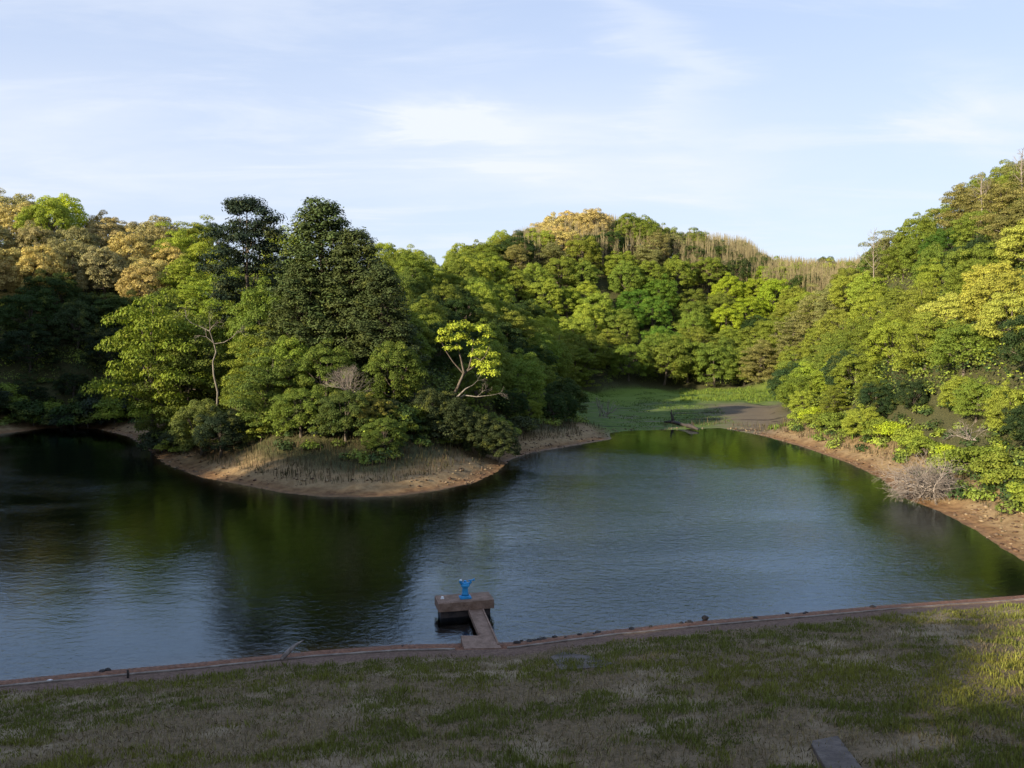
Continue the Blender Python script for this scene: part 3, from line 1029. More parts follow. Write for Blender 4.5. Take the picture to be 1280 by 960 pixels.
def attr_leaf(name, trans=.2, var=.3):
    m, t = material(name)
    c = t.node('ShaderNodeAttribute', attribute_name='leaf_colour').outputs['Color']
    isl = t.node('ShaderNodeNewGeometry').outputs['Random Per Island']
    c = t.node('ShaderNodeHueSaturation', {'Hue': t.math('ADD', .488, t.math('MULTIPLY', isl, .024)), 'Saturation': 1.0,
                                           'Value': t.math('ADD', 1 - var, t.math('MULTIPLY', isl, 2 * var)), 'Color': c}).outputs[0]
    d = t.node('ShaderNodeBsdfPrincipled', {'Base Color': c, 'Roughness': .65, 'Specular IOR Level': .2})
    tl = t.node('ShaderNodeBsdfTranslucent', {'Color': c})
    mx = t.node('ShaderNodeMixShader', {0: trans, 1: d.outputs[0], 2: tl.outputs[0]})
    finish(t, mx.outputs[0])
    return m


M_under = attr_leaf('undergrowth_leaves')
r = np.random.default_rng(17)
X = r.uniform(-125, 115, 60000); Y = r.uniform(38, 290, 60000)
Hh, sd, dam, fl, nl = height(X, Y, True)
px, py = project(X, Y, Hh)
lim = np.where((X < 12) & (Y < 100) & (X > -45), 5.8, 2.7) + fbm(X * .4, Y * .4, 2) * 3
ok = (px > -60) & (px < 1340) & (sd > lim) & (fl < .1) & (dam < .1)
dens = np.where(sd < 14, 1.6, .16) * np.where(((X > 27) | (X < -45)) & (Y < 130) & (sd > 14), 5.5, 1) * np.where(Y > 170, .8, 1) * np.where(Y > 235, .4, 1)
ok &= r.random(len(X)) < dens * .42
X, Y, sd = X[ok], Y[ok], sd[ok]
print('UNDER', len(X))
rad = r.uniform(.6, 1.1, len(X)) * np.where(sd < 9, .8, 1.9) * np.where(Y > 120, 1.3, 1)
q = r.random(len(X))[:, None]
cols = np.where(q < .35, [DEEP], np.where(q < .6, [GREEN], np.where(q < .85, [(.12, .15, .025)], [FRESH])))
stuff_lobes('undergrowth', 'low dark shrubs and saplings filling the forest floor along the shores', X, Y, rad, .9, 105, .25, .17, cols, 18)

# forest on the ridge beyond the left edge of the picture (it shades the near shore)
r = np.random.default_rng(27)
X = r.uniform(-150, 0, 9000); Y = r.uniform(-110, 135, 9000)
Hh, sd, dam, fl, nl = height(X, Y, True)
ok = (sd > 6) & (dam < .2) & (X < -.64 * np.maximum(Y, 0) - 14) & (Hh > 5) & (X < -18 - .0 * Y)
ok &= r.random(len(X)) < .16
X, Y = X[ok], Y[ok]
rad = r.uniform(2.2, 3.6, len(X))
q = r.random(len(X))[:, None]
cols = np.where(q < .5, [GREEN], [OLIVE])
print('RIDGE', len(X))
stuff_lobes('ridge_forest', 'dense broadleaf forest covering the ridge left of the lake', X, Y, rad, 1.1, 260, .8, .55, cols, 28, dz=1.0)


# ------------------------------------------------------------------ grasses
def blades(name, label, X, Y, hgt_, wid, cols, seed, lean=.35, cat=None, mat=None, clumpy=None):
    r = np.random.default_rng(seed)
    n = len(X)
    Z = height(X, Y) - .02
    base = np.c_[X, Y, Z]
    a = r.uniform(0, 6.283, n)
    d = np.c_[np.cos(a), np.sin(a), np.zeros(n)] * (wid * .5)[:, None]
    b = r.uniform(0, 6.283, n); ln = lean if np.ndim(lean) else np.full(n, lean)
    ln = np.abs(r.normal(0, 1, n)) * ln
    tip = np.c_[np.cos(b) * np.sin(ln), np.sin(b) * np.sin(ln), np.cos(ln)] * hgt_[:, None]
    mid = tip * .5 * np.array([.75, .75, 1.25])
    v = np.stack([base - d, base + d, base + mid + d * .8, base + tip, base + mid - d * .8], 1).reshape(-1, 3)
    f = np.arange(5 * n).reshape(n, 5)
    me = np_mesh(name, v, f, mat or M_gr)
    at = me.attributes.new('leaf_colour', 'FLOAT_COLOR', 'POINT')
    at.data.foreach_set('color', np.c_[np.repeat(cols, 5, 0), np.ones(5 * n)].astype(np.float32).ravel())
    return tag(new_obj(name, me), label, None, None, 'stuff')


M_gr = attr_leaf('grass_blades_mixed', .25, .35)


def pick(mask, a, b):
    return np.where(mask[:, None], np.array([a]), np.array([b]))


r = np.random.default_rng(61)
# embankment in front: green tussocks and lying straw
N = 520000
Y = 11.5 + 33 * r.random(N) ** 1.15; X = r.uniform(-1, 1, N) * (Y * .72 + 3)
dd = (near_line(X) - Y) * .975
nz = fbm(X * .22, Y * .34, 4); nz2 = fbm(X * 1.3 + 9, Y * 1.6, 3); nz3 = fbm(X * .12 + 40, Y * .3, 3)
greenish = nz * 1.3 + nz2 * 1.1 + .12 * (dd < 4.2) + .09 + .16 * sstep(X, 11, 20) + .06 * sstep(X, 4, 18)
ok = (dd > 2.55 + nz2 * 1.8) & (X < 36)
bare = sstep(-greenish, .05, .30)
g = greenish > r.normal(0, .09, N)
keepp = np.where(g, 1.0, .42)
ok &= r.random(N) < keepp * np.where(Y > 30, .8, 1)
X, Y, g, nz, nz2, nz3 = X[ok], Y[ok], g[ok], nz[ok], nz2[ok], nz3[ok]
print('GRASS', len(X), g.sum())
t_ = (fbm(X * 2.2 + 3, Y * 2.2, 3) + .5)
gc = np.array([(.120, .128, .024)]) * (.6 + .9 * t_[:, None]) + np.array([(.045, .030, .004)]) * sstep(nz3, -.1, .2)[:, None]
hh = r.uniform(.06, .17, len(X)) * (.35 + 2.2 * t_ ** 2)
blades('grass', 'green grass tussocks growing on the embankment slope', X[g], Y[g], hh[g], r.uniform(.012, .026, g.sum()), gc[g], 62, .45)
ng = ~g
sc_ = pick(r.random(ng.sum()) < .5, (.215, .165, .072), (.30, .235, .115)) * (.55 + .7 * t_[ng, None])
blades('straw', 'dry flattened straw lying in patches on the embankment slope', X[ng], Y[ng], r.uniform(.08, .20, ng.sum()), r.uniform(.010, .020, ng.sum()), sc_, 63, 1.15)

# dry grass and reeds on the far shores
N = 200000
X = r.uniform(-62, 45, N); Y = r.uniform(36, 180, N)
Hh, sd, dam, fl, nl = height(X, Y, True)
pen = (X < 8) & (Y < 100) & (X > -50)
rt = (X > 20) & (Y < 112)
n_ = fbm(X * .5, Y * .5, 3)
ok = (dam < .2) & (((pen) & (sd > 2.3 + n_ * 2.6) & (sd < 10)) | (rt & (sd > 2.0 + n_ * 4) & (sd < 6) & (n_ > -.06)) | ((Y > 100) & (sd > .9) & (fl < .6) & (sd < 9) & (fl > .02)))
bank_back = (fl > .15) & (fl < .75) & (Y > 150) & (X > 18)
ok |= bank_back
ok &= r.random(N) < np.where(Y > 100, .5, 1.0)
X, Y, sd, n_ = X[ok], Y[ok], sd[ok], n_[ok]
print('REED', len(X))
q = r.random(len(X))
cols = pick(q < .55, (.105, .074, .036), (.070, .066, .024)) * r.uniform(.6, 1.3, len(X))[:, None]
tall = .35 + 1.0 * np.clip(fbm(X * 1.1, Y * 1.1, 2) + .35, 0, 1)
blades('dry_grass', 'tall brown dry grass and reeds along the far shores', X, Y, r.uniform(.4, .9, len(X)) * tall * 1.2, r.uniform(.03, .06, len(X)), cols, 64, .28)

# fresh green grass on the mudflat edge and the right bank
N = 90000
X = r.uniform(14, 62, N); Y = r.uniform(60, 182, N)
Hh, sd, dam, fl, nl = height(X, Y, True)
n_ = fbm(X * .35 + 7, Y * .25, 3)
px, py = project(X, Y, Hh)
west = (fl > .5) & (n_ > .04) & (X < 12 + .17 * Y) & (Y > 104) & (r.random(N) < .45)
ok = (sd > 1.0) & (west | ((fl > .4) & (Y > 146) & (px > 850) & (n_ > -.12)) | ((sd < 5) & (px > 960) & (px < 1080) & (Y > 66) & (sd > 2.4) & (n_ > .02)))
X, Y = X[ok], Y[ok]
cols = pick(r.random(len(X)) < .5, (.14, .18, .022), (.09, .14, .02)) * r.uniform(.7, 1.2, len(X))[:, None]
cols = np.where(west[ok][:, None], cols * np.array([.7, .75, .9]), cols)
blades('shore_grass', 'fresh yellow green grass at the head of the lake and on the right bank', X, Y, r.uniform(.25, .6, len(X)) * np.where(west[ok], .4, 1), r.uniform(.06, .12, len(X)), cols, 65, .3)

# stones and clods along the drawn-down shores
N = 30000
X = r.uniform(-60, 36, N); Y = r.uniform(40, 104, N)
sd = poly_sd(X, Y, P)
ok = (sd > .1) & (sd < 3.6) & (r.random(N) < np.where(fbm(X * .4, Y * .4, 2) > 0, 1.0, .25))
ok &= (X > 20) | (Y > 60)
X, Y = X[ok], Y[ok]; Z = height(X, Y); n = len(X)
print('CLODS', n)
ico = np.array([(0, 0, 1), (1, 0, .1), (.3, .95, 0), (-.8, .6, .15), (-.8, -.6, 0), (.3, -.95, .1), (0, 0, -1)])
icf = np.array([(0, 1, 2), (0, 2, 3), (0, 3, 4), (0, 4, 5), (0, 5, 1), (6, 2, 1), (6, 3, 2), (6, 4, 3), (6, 5, 4), (6, 1, 5)])
sz_ = r.uniform(.03, .13, n) * r.uniform(.5, 1.3, n)
v = ico[None] * (sz_[:, None, None] * r.uniform(.6, 1.35, (n, 7, 3))) * np.array([1.3, 1.3, .7]) + np.stack([X, Y, Z + sz_ * .2], -1)[:, None]
me = np_mesh('pebbles', v.reshape(-1, 3), (icf[None] + (np.arange(n) * 7)[:, None, None]).reshape(-1, 3), M_gr)
at = me.attributes.new('leaf_colour', 'FLOAT_COLOR', 'POINT')
cc_ = np.repeat(pick(r.random(n) < .5, (.11, .062, .035), (.24, .17, .10)) * r.uniform(.6, 1.2, n)[:, None], 7, 0)
at.data.foreach_set('color', np.c_[cc_, np.ones(len(cc_))].astype(np.float32).ravel())
tag(new_obj('pebbles', me), 'stones and clods of earth scattered over the bare lake shores', None, None, 'stuff')

# thicket of pale leafless saplings on the saddle behind
N = 9000
X = r.uniform(0, 125, N); Y = r.uniform(185, 285, N)
Z = height(X, Y); px, py = project(X, Y, Z)
b1 = (px > 850) & (px < 1110) & (py > 300) & (py < 362 + .25 * (px - 870))
b2 = (px > 640) & (px < 900) & (py > 296) & (py < 342)
ok = (b1 & (r.random(N) < .9)) | (b2 & (r.random(N) < .35))
X, Y, Z = X[ok], Y[ok], Z[ok]
print('SAPL', len(X))
V = []; F = []; o = 0; CO = []
for i in range(len(X)):
    H_ = r.uniform(9.0, 12.0) if px[ok][i] > 860 else r.uniform(8.0, 10.5)
    m = 26
    t = r.uniform(.35, 1, m); a = r.uniform(0, 6.28, m); q = r.uniform(0, 1.1, m) * (1.15 - t)
    b0 = np.c_[X[i] + q * np.cos(a) * .5, Y[i] + q * np.sin(a) * .5, Z[i] + H_ * t * .85]
    tp = np.c_[X[i] + (q + .25) * np.cos(a), Y[i] + (q + .25) * np.sin(a), Z[i] + H_ * t * .85 + r.uniform(.7, 1.7, m)]
    b0[0] = (X[i], Y[i], Z[i] - .3); tp[0] = (X[i] + r.normal(0, .3), Y[i], Z[i] + H_)
    w_ = r.uniform(.015, .042, m); w_[0] = .06
    dv = np.c_[w_, w_ * 0, w_ * 0]
    v = np.stack([b0 - dv, b0 + dv, tp + dv * .4, tp - dv * .4], 1).reshape(-1, 3)
    V.append(v); F.append(np.arange(4 * m).reshape(m, 4) + o); o += 4 * m
    CO.append(np.repeat(np.array([[.25, .205, .105]]) * r.uniform(.7, 1.2), 4 * m, 0))
me = np_mesh('saplings', np.concatenate(V), np.concatenate(F), M_gr)
at = me.attributes.new('leaf_colour', 'FLOAT_COLOR', 'POINT'); CO = np.concatenate(CO)
at.data.foreach_set('color', np.c_[CO, np.ones(len(CO))].astype(np.float32).ravel())
tag(new_obj('saplings', me), 'thicket of pale brown leafless saplings on the saddle behind the lake', None, None, 'stuff')


# ------------------------------------------------------------------ single landmark trees
def twigs(mb, p, d, L, rad, depth, r, spread=.5, lift=.0, n=3, wob=.12):
    p = Vector(p); d = Vector(d).normalized()
    pts = [p]; k = 3
    for i in range(k):
        d = (d + Vector(r.normal(0, wob, 3)) + Vector((0, 0, lift))).normalized()
        p = p + d * (L / k); pts.append(p)
    mb.tube(pts, [rad * (1 - .45 * i / k) for i in range(k + 1)], 5 if rad > .03 else 3, False)
    if depth > 0:
        for j in range(n):
            q = pts[k] if j < 2 else pts[int(r.integers(1, k + 1))]
            nd = (d + Vector(r.normal(0, spread, 3))).normalized()
            twigs(mb, q, nd, L * r.uniform(.6, .85), rad * .56, depth - 1, r, spread, lift, n, wob)


def limb_px(mb, pts, y, rads, foot):
    """a limb through picture points at one distance, thickened, relative to the tree's foot"""
    P_ = []
    for i, (a, b) in enumerate(pts):
        q = at_y(a, b, y + .25 * math.sin(i * 1.9)); P_.append((q[0] - foot[0], q[1] - foot[1], q[2] - foot[2]))
    mb.tube(P_, rads, 6, False)


# bright lime tree on the tip of the peninsula
y0 = 76.0; fx = at_y(566, 500, y0)[0]; foot = (fx, y0, hgt(fx, y0))
root = empty('young_broadleaf_tree', foot)
tag(root, 'bright lime-yellow open tree on forked pale trunk at the right of the peninsula', 'tree')
mb = MB()
g0 = project(*foot)
limb_px(mb, [(g0[0], g0[1] + 6), (565, 498), (572, 484), (580, 466), (576, 448), (571, 430)], y0, [.20, .17, .14, .11, .08, .04], foot)
limb_px(mb, [(576, 474), (586, 460), (590, 444), (592, 424)], y0, [.10, .08, .06, .03], foot)
limb_px(mb, [(584, 464), (596, 456), (606, 446), (612, 432)], y0, [.08, .06, .05, .02], foot)
limb_px(mb, [(580, 468), (566, 452), (558, 440), (552, 428)], y0, [.08, .06, .04, .02], foot)
limb_px(mb, [(592, 446), (604, 452), (614, 462)], y0, [.05, .04, .02], foot)
t_ = mb.build('trunk', M_bark, root, True)
c = []; lr = []
for a, b, q in [(556, 416, 9), (568, 410, 10), (580, 408, 9), (592, 412, 9), (604, 412, 9), (552, 426, 8), (566, 425, 10), (578, 422, 9), (612, 420, 8),
                (602, 428, 8), (590, 430, 6), (596, 444, 9), (606, 440, 9), (616, 446, 8), (598, 456, 10), (610, 458, 10), (619, 456, 8), (606, 466, 9), (618, 468, 7), (560, 436, 6), (572, 436, 6)]:
    p = at_y(a, b, y0 + r.normal(0, 1.0)); c.append((p[0] - foot[0], p[1] - foot[1], p[2] - foot[2])); lr.append(q * .082)
v, f = lobe_leaves(np.array(c), np.array(lr), .85, 240, .22, .15, np.random.default_rng(9), up=.4, shell=(.4, 1.1))
cr = new_obj('crown', np_mesh('lime_crown', v, f, M_flower), root); cr.color = (.29, .33, .030, 1)

# low bare limbs at its foot
y1 = 75.0; fx = at_y(572, 500, y1)[0]; foot = (fx, y1, hgt(fx, y1))
root = empty('leafless_tree', foot)
tag(root, 'pale leafless low tree with spreading white limbs below the lime-yellow tree', 'tree')
mb = MB(); g0 = project(*foot)
limb_px(mb, [(g0[0], g0[1] + 5), (566, 510), (572, 496), (582, 486), (590, 482)], y1, [.13, .11, .10, .07, .03], foot)
limb_px(mb, [(568, 502), (580, 494), (596, 496), (614, 494)], y1, [.09, .07, .05, .02], foot)
limb_px(mb, [(564, 508), (548, 500), (530, 502), (516, 500)], y1, [.07, .05, .04, .02], foot)
mb.build('trunk', M_palebark, root, True)
mb = MB(); rr = np.random.default_rng(77)
for a, b, dx in [(590, 482, 1), (614, 494, 1), (530, 502, -1), (596, 496, .5)]:
    p = at_y(a, b, y1); twigs(mb, (p[0] - foot[0], 0, p[2] - foot[2]), (dx, 0, .5), .7, .03, 3, rr, .5)
mb.build('branch', M_twig, root, True)

# white bare trunk in front of the tiered trees on the left of the peninsula
y2 = 77.0; fx = at_y(268, 470, y2)[0]; foot = (fx, y2, hgt(fx, y2))
root = empty('leafless_tree', foot)
tag(root, 'slender white crooked leafless trunk in front of the tiered green trees', 'tree')
mb = MB(); g0 = project(*foot)
limb_px(mb, [(g0[0], g0[1] + 5), (272, 490), (267, 468), (266, 452), (270, 440), (267, 428), (262, 414)], y2, [.12, .10, .085, .075, .065, .055, .04], foot)
limb_px(mb, [(267, 430), (280, 428), (290, 422)], y2, [.06, .04, .02], foot)
limb_px(mb, [(262, 414), (250, 408), (240, 404)], y2, [.05, .03, .02], foot)
mb.build('trunk', M_palebark, root, True)
mb = MB()
for a, b, dx in [(262, 414, 0), (240, 404, -1), (290, 422, 1), (262, 414, .6), (266, 428, -.8)]:
    p = at_y(a, b, y2); twigs(mb, (p[0] - foot[0], 0, p[2] - foot[2]), (dx, 0, .9), .8, .035, 3, rr, .5)
mb.build('branch', M_twig, root, True)

# grey leafless bush
y3 = 71.0; fx = at_y(436, 480, y3)[0]; foot = (fx, y3, hgt(fx, y3))
root = empty('leafless_tree', foot)
tag(root, 'grey-brown leafless crown of fine twigs between the green trees of the peninsula', 'tree')
mb = MB(); p = at_y(436, 492, y3)
mb.tube([(0, 0, -.5), (.1, 0, (p[2] - foot[2]) * .5), (p[0] - foot[0], 0, p[2] - foot[2])], [.14, .11, .08], 6)
mb.build('trunk', M_bark, root, True)
mb = MB()
for k in range(26):
    a = k * 2.4; e = .25 + .75 * ((k * .618) % 1)
    twigs(mb, (p[0] - foot[0], 0, p[2] - foot[2]), (math.cos(a) * (1.15 - e), math.sin(a) * (1.15 - e), e), 1.0, .032, 3, rr, .33, .02, 3)
mb.build('branch', M_twig, root, True)


def bare_tree(px_, py_top, y, Ht, label, seed, group=None):
    rr = np.random.default_rng(seed)
    x = at_y(px_, 400, y)[0]; z = hgt(x, y)
    top = at_y(px_, py_top, y)[2]
    Ht = max(Ht, top - z)
    root = empty('leafless_tree', (x, y, z - .2)); tag(root, label, 'tree', group)
    mb = MB(); mb.tube([(0, 0, -.3), (.15, 0, Ht * .4), (0, .1, Ht * .75), (.1, 0, Ht)], [.13, .10, .07, .02], 5)
    mb.build('trunk', M_twig, root, True)
    mb = MB()
    for k in range(16):
        h = Ht * (.5 + .48 * k / 16); a = k * 2.4
        twigs(mb, (.05, 0, h), (math.cos(a), math.sin(a), .9), Ht * .11 * (1.3 - k / 16), .035, 2, rr, .4, .05)
    mb.build('branch', M_twig, root, True)
    return root


bare_tree(1090, 286, 142, 5, 'leafless grey tree standing up from the foot of the right hill skyline', 1)
bare_tree(1222, 214, 112, 4, 'thin leafless tree poking above the middle of the right hill skyline', 2)
bare_tree(1271, 184, 100, 4, 'leafless grey tree at the very top of the right hill', 3)

# brushwood: a fallen dead crown at the right shore
bx, by, _ = at_z(1170, 625, .3)
foot = (bx, by + 1.2, hgt(bx, by + 1.2))
mb = MB(); rr = np.random.default_rng(99)
for k in range(80):
    a = rr.uniform(0, 6.28); e = rr.uniform(.3, 1.6)
    o_ = (rr.normal(0, .55), rr.normal(0, .4), rr.uniform(0, 1.0))
    twigs(mb, o_, (math.cos(a) * 1.15, math.sin(a) * .7, e), rr.uniform(.8, 1.25), rr.uniform(.03, .065), 3, rr, .48, -.06, 3, .2)
o = mb.build('brushwood', M_twig, None, True)
o.location = foot
tag(o, 'tangled heap of grey dead branches at the foot of the right bank', 'dead branches')
mb = MB()
for k in range(9):
    twigs(mb, (rr.normal(0, .2), rr.normal(0, .2), .2), (rr.uniform(-1, .2), rr.normal(0, .4), .25), .65, .035, 3, rr, .35, -.02)
p = at_y(1212, 548, 58)
o = mb.build('fallen_branch', M_twig, None, True); o.location = (p[0], 58, p[2] - .3)
tag(o, 'pale dead branch lying in the foliage above the brushwood heap', 'dead branches')

# snag and drift branches on the mudflat
p = at_z(841, 529, .15)
q = at_z(873, 538, .1)
mb = MB()
dx, dy = q[0] - p[0], q[1] - p[1]
mb.tube([(-1.1, .6, .18), (0, 0, .26), (dx * .5, dy * .5, .22), (dx * .72, dy * .7, .30), (dx, dy, .12)], [.10, .24, .20, .28, .12], 7)
mb.tube([(0, 0, .2), (-.05, 0, .8), (-.25, 0, 1.5), (-.2, 0, 1.9)], [.26, .18, .10, .04], 6)
twigs(mb, (-.05, 0, .8), (.6, 0, .8), .5, .06, 2, rr); twigs(mb, (dx * .72, dy * .7, .3), (.3, 0, 1), .4, .05, 2, rr)
o = mb.build('driftwood', M_stone, None, True); o.location = (p[0], p[1], hgt(p[0], p[1]))
tag(o, 'dark fallen log with an upright stub lying at the edge of the mudflat', 'log')
p = at_z(755, 521, .3)
mb = MB()
for k in range(8):
    twigs(mb, (rr.normal(0, .5), rr.normal(0, .5), .1), (rr.uniform(-.2, 1), rr.normal(0, .3), .35), 1.3, .07, 2, rr, .3)
o = mb.build('fallen_branch', M_twig, None, True); o.location = (p[0], p[1], hgt(p[0], p[1]))
tag(o, 'pale dead branch lying on the green mudflat beside the dark trees', 'dead branches')

# ------------------------------------------------------------------ intake platform with its valve
ZT, ZB = .66, .30
fl_ = np.array(at_z(548, 754.8, ZT)[:2]); fr_ = np.array(at_z(617.7, 749.4, ZT)[:2]); bl_ = np.array(at_z(545.3, 744.3, ZT)[:2]); br_ = np.array(at_z(614, 740.8, ZT)[:2])
ux = (fr_ - fl_) / np.linalg.norm(fr_ - fl_); uy = np.array([-ux[1], ux[0]])
Lx = float(np.linalg.norm(fr_ - fl_)); Ly = float(max(.9, (bl_ - fl_) @ uy))
cxy = fl_ + ux * Lx / 2 + uy * Ly / 2
rz = math.atan2(ux[1], ux[0])
print('PLATFORM', Lx, Ly, cxy)
plat = empty('intake_platform', (cxy[0], cxy[1], 0), rz)
tag(plat, 'small brown concrete platform on piers standing in the lake, joined by a walkway', 'platform')
mb = MB(); mb.box((0, 0, (ZT + ZB) / 2), (Lx, Ly, ZT - ZB)); deck = mb.build('deck', M_concrete, plat, bevel=.015)
mb = MB(); mb.box((0, 0, ZT + .004), (Lx - .14, Ly - .14, .012)); mb.build('deck_surface', M_concrete, plat)
mb = MB(); mb.box((0, .02, (ZB - 2.6) / 2), (Lx - .24, Ly - .3, ZB + 2.6)); mb.build('pier', M_darkconc, plat, bevel=.01)  # recessed block in shade colour, fills the dark gap under the deck
inv = Matrix.Rotation(-rz, 2)


def loc_(p):
    d = inv @ Vector((p[0] - cxy[0], p[1] - cxy[1])); return (d.x, d.y)


ZW = .30
w_fl = loc_(at_z(585.4, 763, ZW)); w_fr = loc_(at_z(604.6, 761.5, ZW))
w_nr = loc_(at_z(624.5, 806.5, ZW)); w_nl = loc_(at_z(598.5, 794, ZW))
l_a = loc_(at_z(576, 794, ZW)); l_b = loc_(at_z(580, 810.5, ZW)); l_c = loc_(at_z(627, 809.5, ZW))
w_fl = (w_fl[0], -Ly / 2 + .05); w_fr = (w_fr[0], -Ly / 2 + .05)
mb = MB(); mb.prism([w_fl, w_fr, w_nr, (w_nl[0] + .02, w_nl[1] - .3), w_nl], .16, ZW); mb.build('walkway', M_concrete, plat, bevel=.012)
mb = MB(); mb.prism([l_a, w_nl, (w_nr[0] - .06, w_nl[1] + .02), (w_nr[0] + .02, w_nr[1]), l_c, l_b], -.5, ZW - .006); mb.build('landing', M_concrete, plat, bevel=.012)
for e0, e1 in ((w_fr, w_nr), (w_fl, w_nl)):          # low raised edges of the walkway
    mb = MB(); d = Vector((e1[0] - e0[0], e1[1] - e0[1])); L_ = d.length; n_ = d.normalized()
    side = -1 if e0 is w_fr else 1
    mid = ((e0[0] + e1[0]) / 2 + side * (-n_.y) * .035 * (1), (e0[1] + e1[1]) / 2 + side * n_.x * .035)
    mb.box((mid[0], mid[1], ZW + .015), (L_ - .12, .06, .05), math.atan2(n_.y, n_.x)); mb.build('edge_rib', M_concrete, plat)
mb = MB(); mb.box((w_fl[0] * .5 + w_nl[0] * .5 + .25, w_fl[1] * .5 + w_nl[1] * .5, -.9), (.3, .3, 2.1)); mb.build('pier', M_darkconc, plat)

# valve stand
vp = at_z(581.5, 747.5, ZT)
valve = empty('sluice_valve', (vp[0], vp[1], ZT + .01), rz)
valve.scale = (1.22, 1.22, .98)
tag(valve, 'sky-blue cast valve stand with gear head standing on the concrete platform', 'valve')


def lathe(mb, prof, sides=20, c=(0, 0)):
    b = len(mb.V)
    for rad, z in prof:
        for j in range(sides):
            a = 2 * math.pi * j / sides; mb.V.append((c[0] + rad * math.cos(a), c[1] + rad * math.sin(a), z))
    for k in range(len(prof) - 1):
        for j in range(sides):
            mb.F.append((b + k * sides + j, b + k * sides + (j + 1) % sides, b + (k + 1) * sides + (j + 1) % sides, b + (k + 1) * sides + j))
    mb.F.append(tuple(b + j for j in range(sides - 1, -1, -1))); mb.F.append(tuple(b + (len(prof) - 1) * sides + j for j in range(sides)))


mb = MB(); mb.box((0, 0, .03), (.38, .32, .06)); lathe(mb, [(.17, .06), (.17, .09), (.135, .11)]); mb.build('base', M_blue, valve, bevel=.006)
mb = MB(); lathe(mb, [(.135, .11), (.105, .2), (.095, .42), (.10, .46)]); mb.build('column', M_blue, valve, True)
mb = MB(); lathe(mb, [(.13, .46), (.145, .49), (.145, .56), (.12, .60), (.12, .64), (.05, .66), (.05, .72), (.0301, .73)])
mb.tube([(-.08, 0, .56), (-.15, -.02, .66), (-.155, -.02, .74)], [.05, .05, .06], 10)
mb.build('gear_head', M_blue, valve, False, bevel=.004)
mb = MB(); mb.tube([(.05, 0, .55), (.15, 0, .60), (.19, 0, .66)], [.055, .05, .045], 10)
mb.build('input_shaft', M_blue, valve, True)
mb = MB(); mb.tube([(.10, -.02, .72), (.30, -.02, .745)], [.024, .024], 8); mb.tube([(.19, -.02, .62), (.19, -.02, .73)], [.03, .03], 8)
mb.tube([(.295, -.02, .70), (.295, -.02, .79)], [.022, .022], 8)
mb.build('crank_handle', M_blue, valve, True)
mb = MB(); lathe(mb, [(.028, .73), (.045, .75), (.045, .775), (.02, .79)], 12, (-.155, -.02)); mb.build('cap', M_white, valve, True)

bp = at_z(553, 748.6, ZT)
mb = MB(); lathe(mb, [(.075, 0), (.075, .012), (.055, .02), (.06, .05), (.045, .085), (.015, .10)], 14)
o = mb.build('mooring_knob', M_white, None, True); o.location = (bp[0], bp[1], ZT + .01)
tag(o, 'small round white knob on the left end of the concrete platform', 'knob')

# ------------------------------------------------------------------ the near shore
def ribbon(name, x0, x1, off, wid, hz, mat):
    xs = np.arange(x0, x1, .4)
    ys = near_line(xs) - off / .975 + fbm(xs * .6, xs * 0 + 3, 2) * .10
    zs = height(xs, ys)
    rows = []
    for dy, dz in ((-wid / 2, -.12), (-wid / 2, hz), (wid / 2, hz * .8), (wid / 2, -.15)):
        rows.append(np.c_[xs, ys + dy, zs + dz + fbm(xs * 2.5, xs * 0 + 8, 2) * .02])
    V = np.stack(rows, 1).reshape(-1, 3); n = len(xs); F = []
    for i in range(n - 1):
        for k in range(3):
            F.append((i * 4 + k, i * 4 + k + 1, i * 4 + k + 5, i * 4 + k + 4))
    F += [(0, 3, 2, 1), (4 * n - 4, 4 * n - 3, 4 * n - 2, 4 * n - 1)]
    return new_obj(name, py_mesh(name, V, F, mat))


xl = at_z(572, 809, .3)[0]; xr = at_z(634, 805, .3)[0]
o = ribbon('concrete_edging', -24, xl, 1.32, .15, .06, M_kerb)
tag(o, 'long pale concrete edging along the near shore, left of the walkway', 'edging')
o = ribbon('concrete_edging', xr, 30, 1.25, .15, .06, M_kerb)
tag(o, 'long pale concrete edging along the near shore, right of the walkway', 'edging')


def lump(name, rad, seed, mat, flat=.6):
    rr = np.random.default_rng(seed)
    import bmesh
    bm = bmesh.new(); bmesh.ops.create_icosphere(bm, subdivisions=2, radius=1)
    off = rr.uniform(0, 50)
    for v_ in bm.verts:
        c_ = v_.co.copy(); k = 1 + .7 * float(fbm(np.array([c_.x * 1.3 + off]), np.array([c_.y * 1.3 + c_.z * 1.7]), 2)[0])
        v_.co = Vector((c_.x * k * rad * 1.25, c_.y * k * rad, c_.z * k * rad * flat))
    me = bpy.data.meshes.new(name); bm.to_mesh(me); bm.free(); me.materials.append(mat)
    return me


stones = [lump('stone', .12, k, M_stone) for k in range(3)]
rs = np.random.default_rng(4)
for k, px_ in enumerate([646, 652, 661, 668, 674, 679, 693, 706, 724, 741, 747, 788, 812, 851, 858, 862, 941, 984, 1001, 1006, 1088, 131, 136, 505]):
    g_ = at_z(px_, np.interp(px_, [p[0] for p in near_px[::-1]], [p[1] for p in near_px[::-1]]), 0)
    o = new_obj('stone', stones[k % 3]); yq = near_line(g_[0]) - rs.uniform(.0, .45)
    o.location = (g_[0], yq, hgt(g_[0], yq) + .02); o.rotation_euler = (0, 0, rs.uniform(0, 6)); s_ = rs.uniform(.3, .95); o.scale = (s_, s_, s_)
    tag(o, 'small dark stone at the waterline of the near shore', 'stone', 'dark stones along the near waterline')
g_ = at_z(882, 776, 0)
o = new_obj('stone', lump('stone', .11, 9, M_stone, 1.0)); o.location = (g_[0], g_[1] + .1, .08)
tag(o, 'dark upright stone standing alone in the water off the near shore', 'stone')

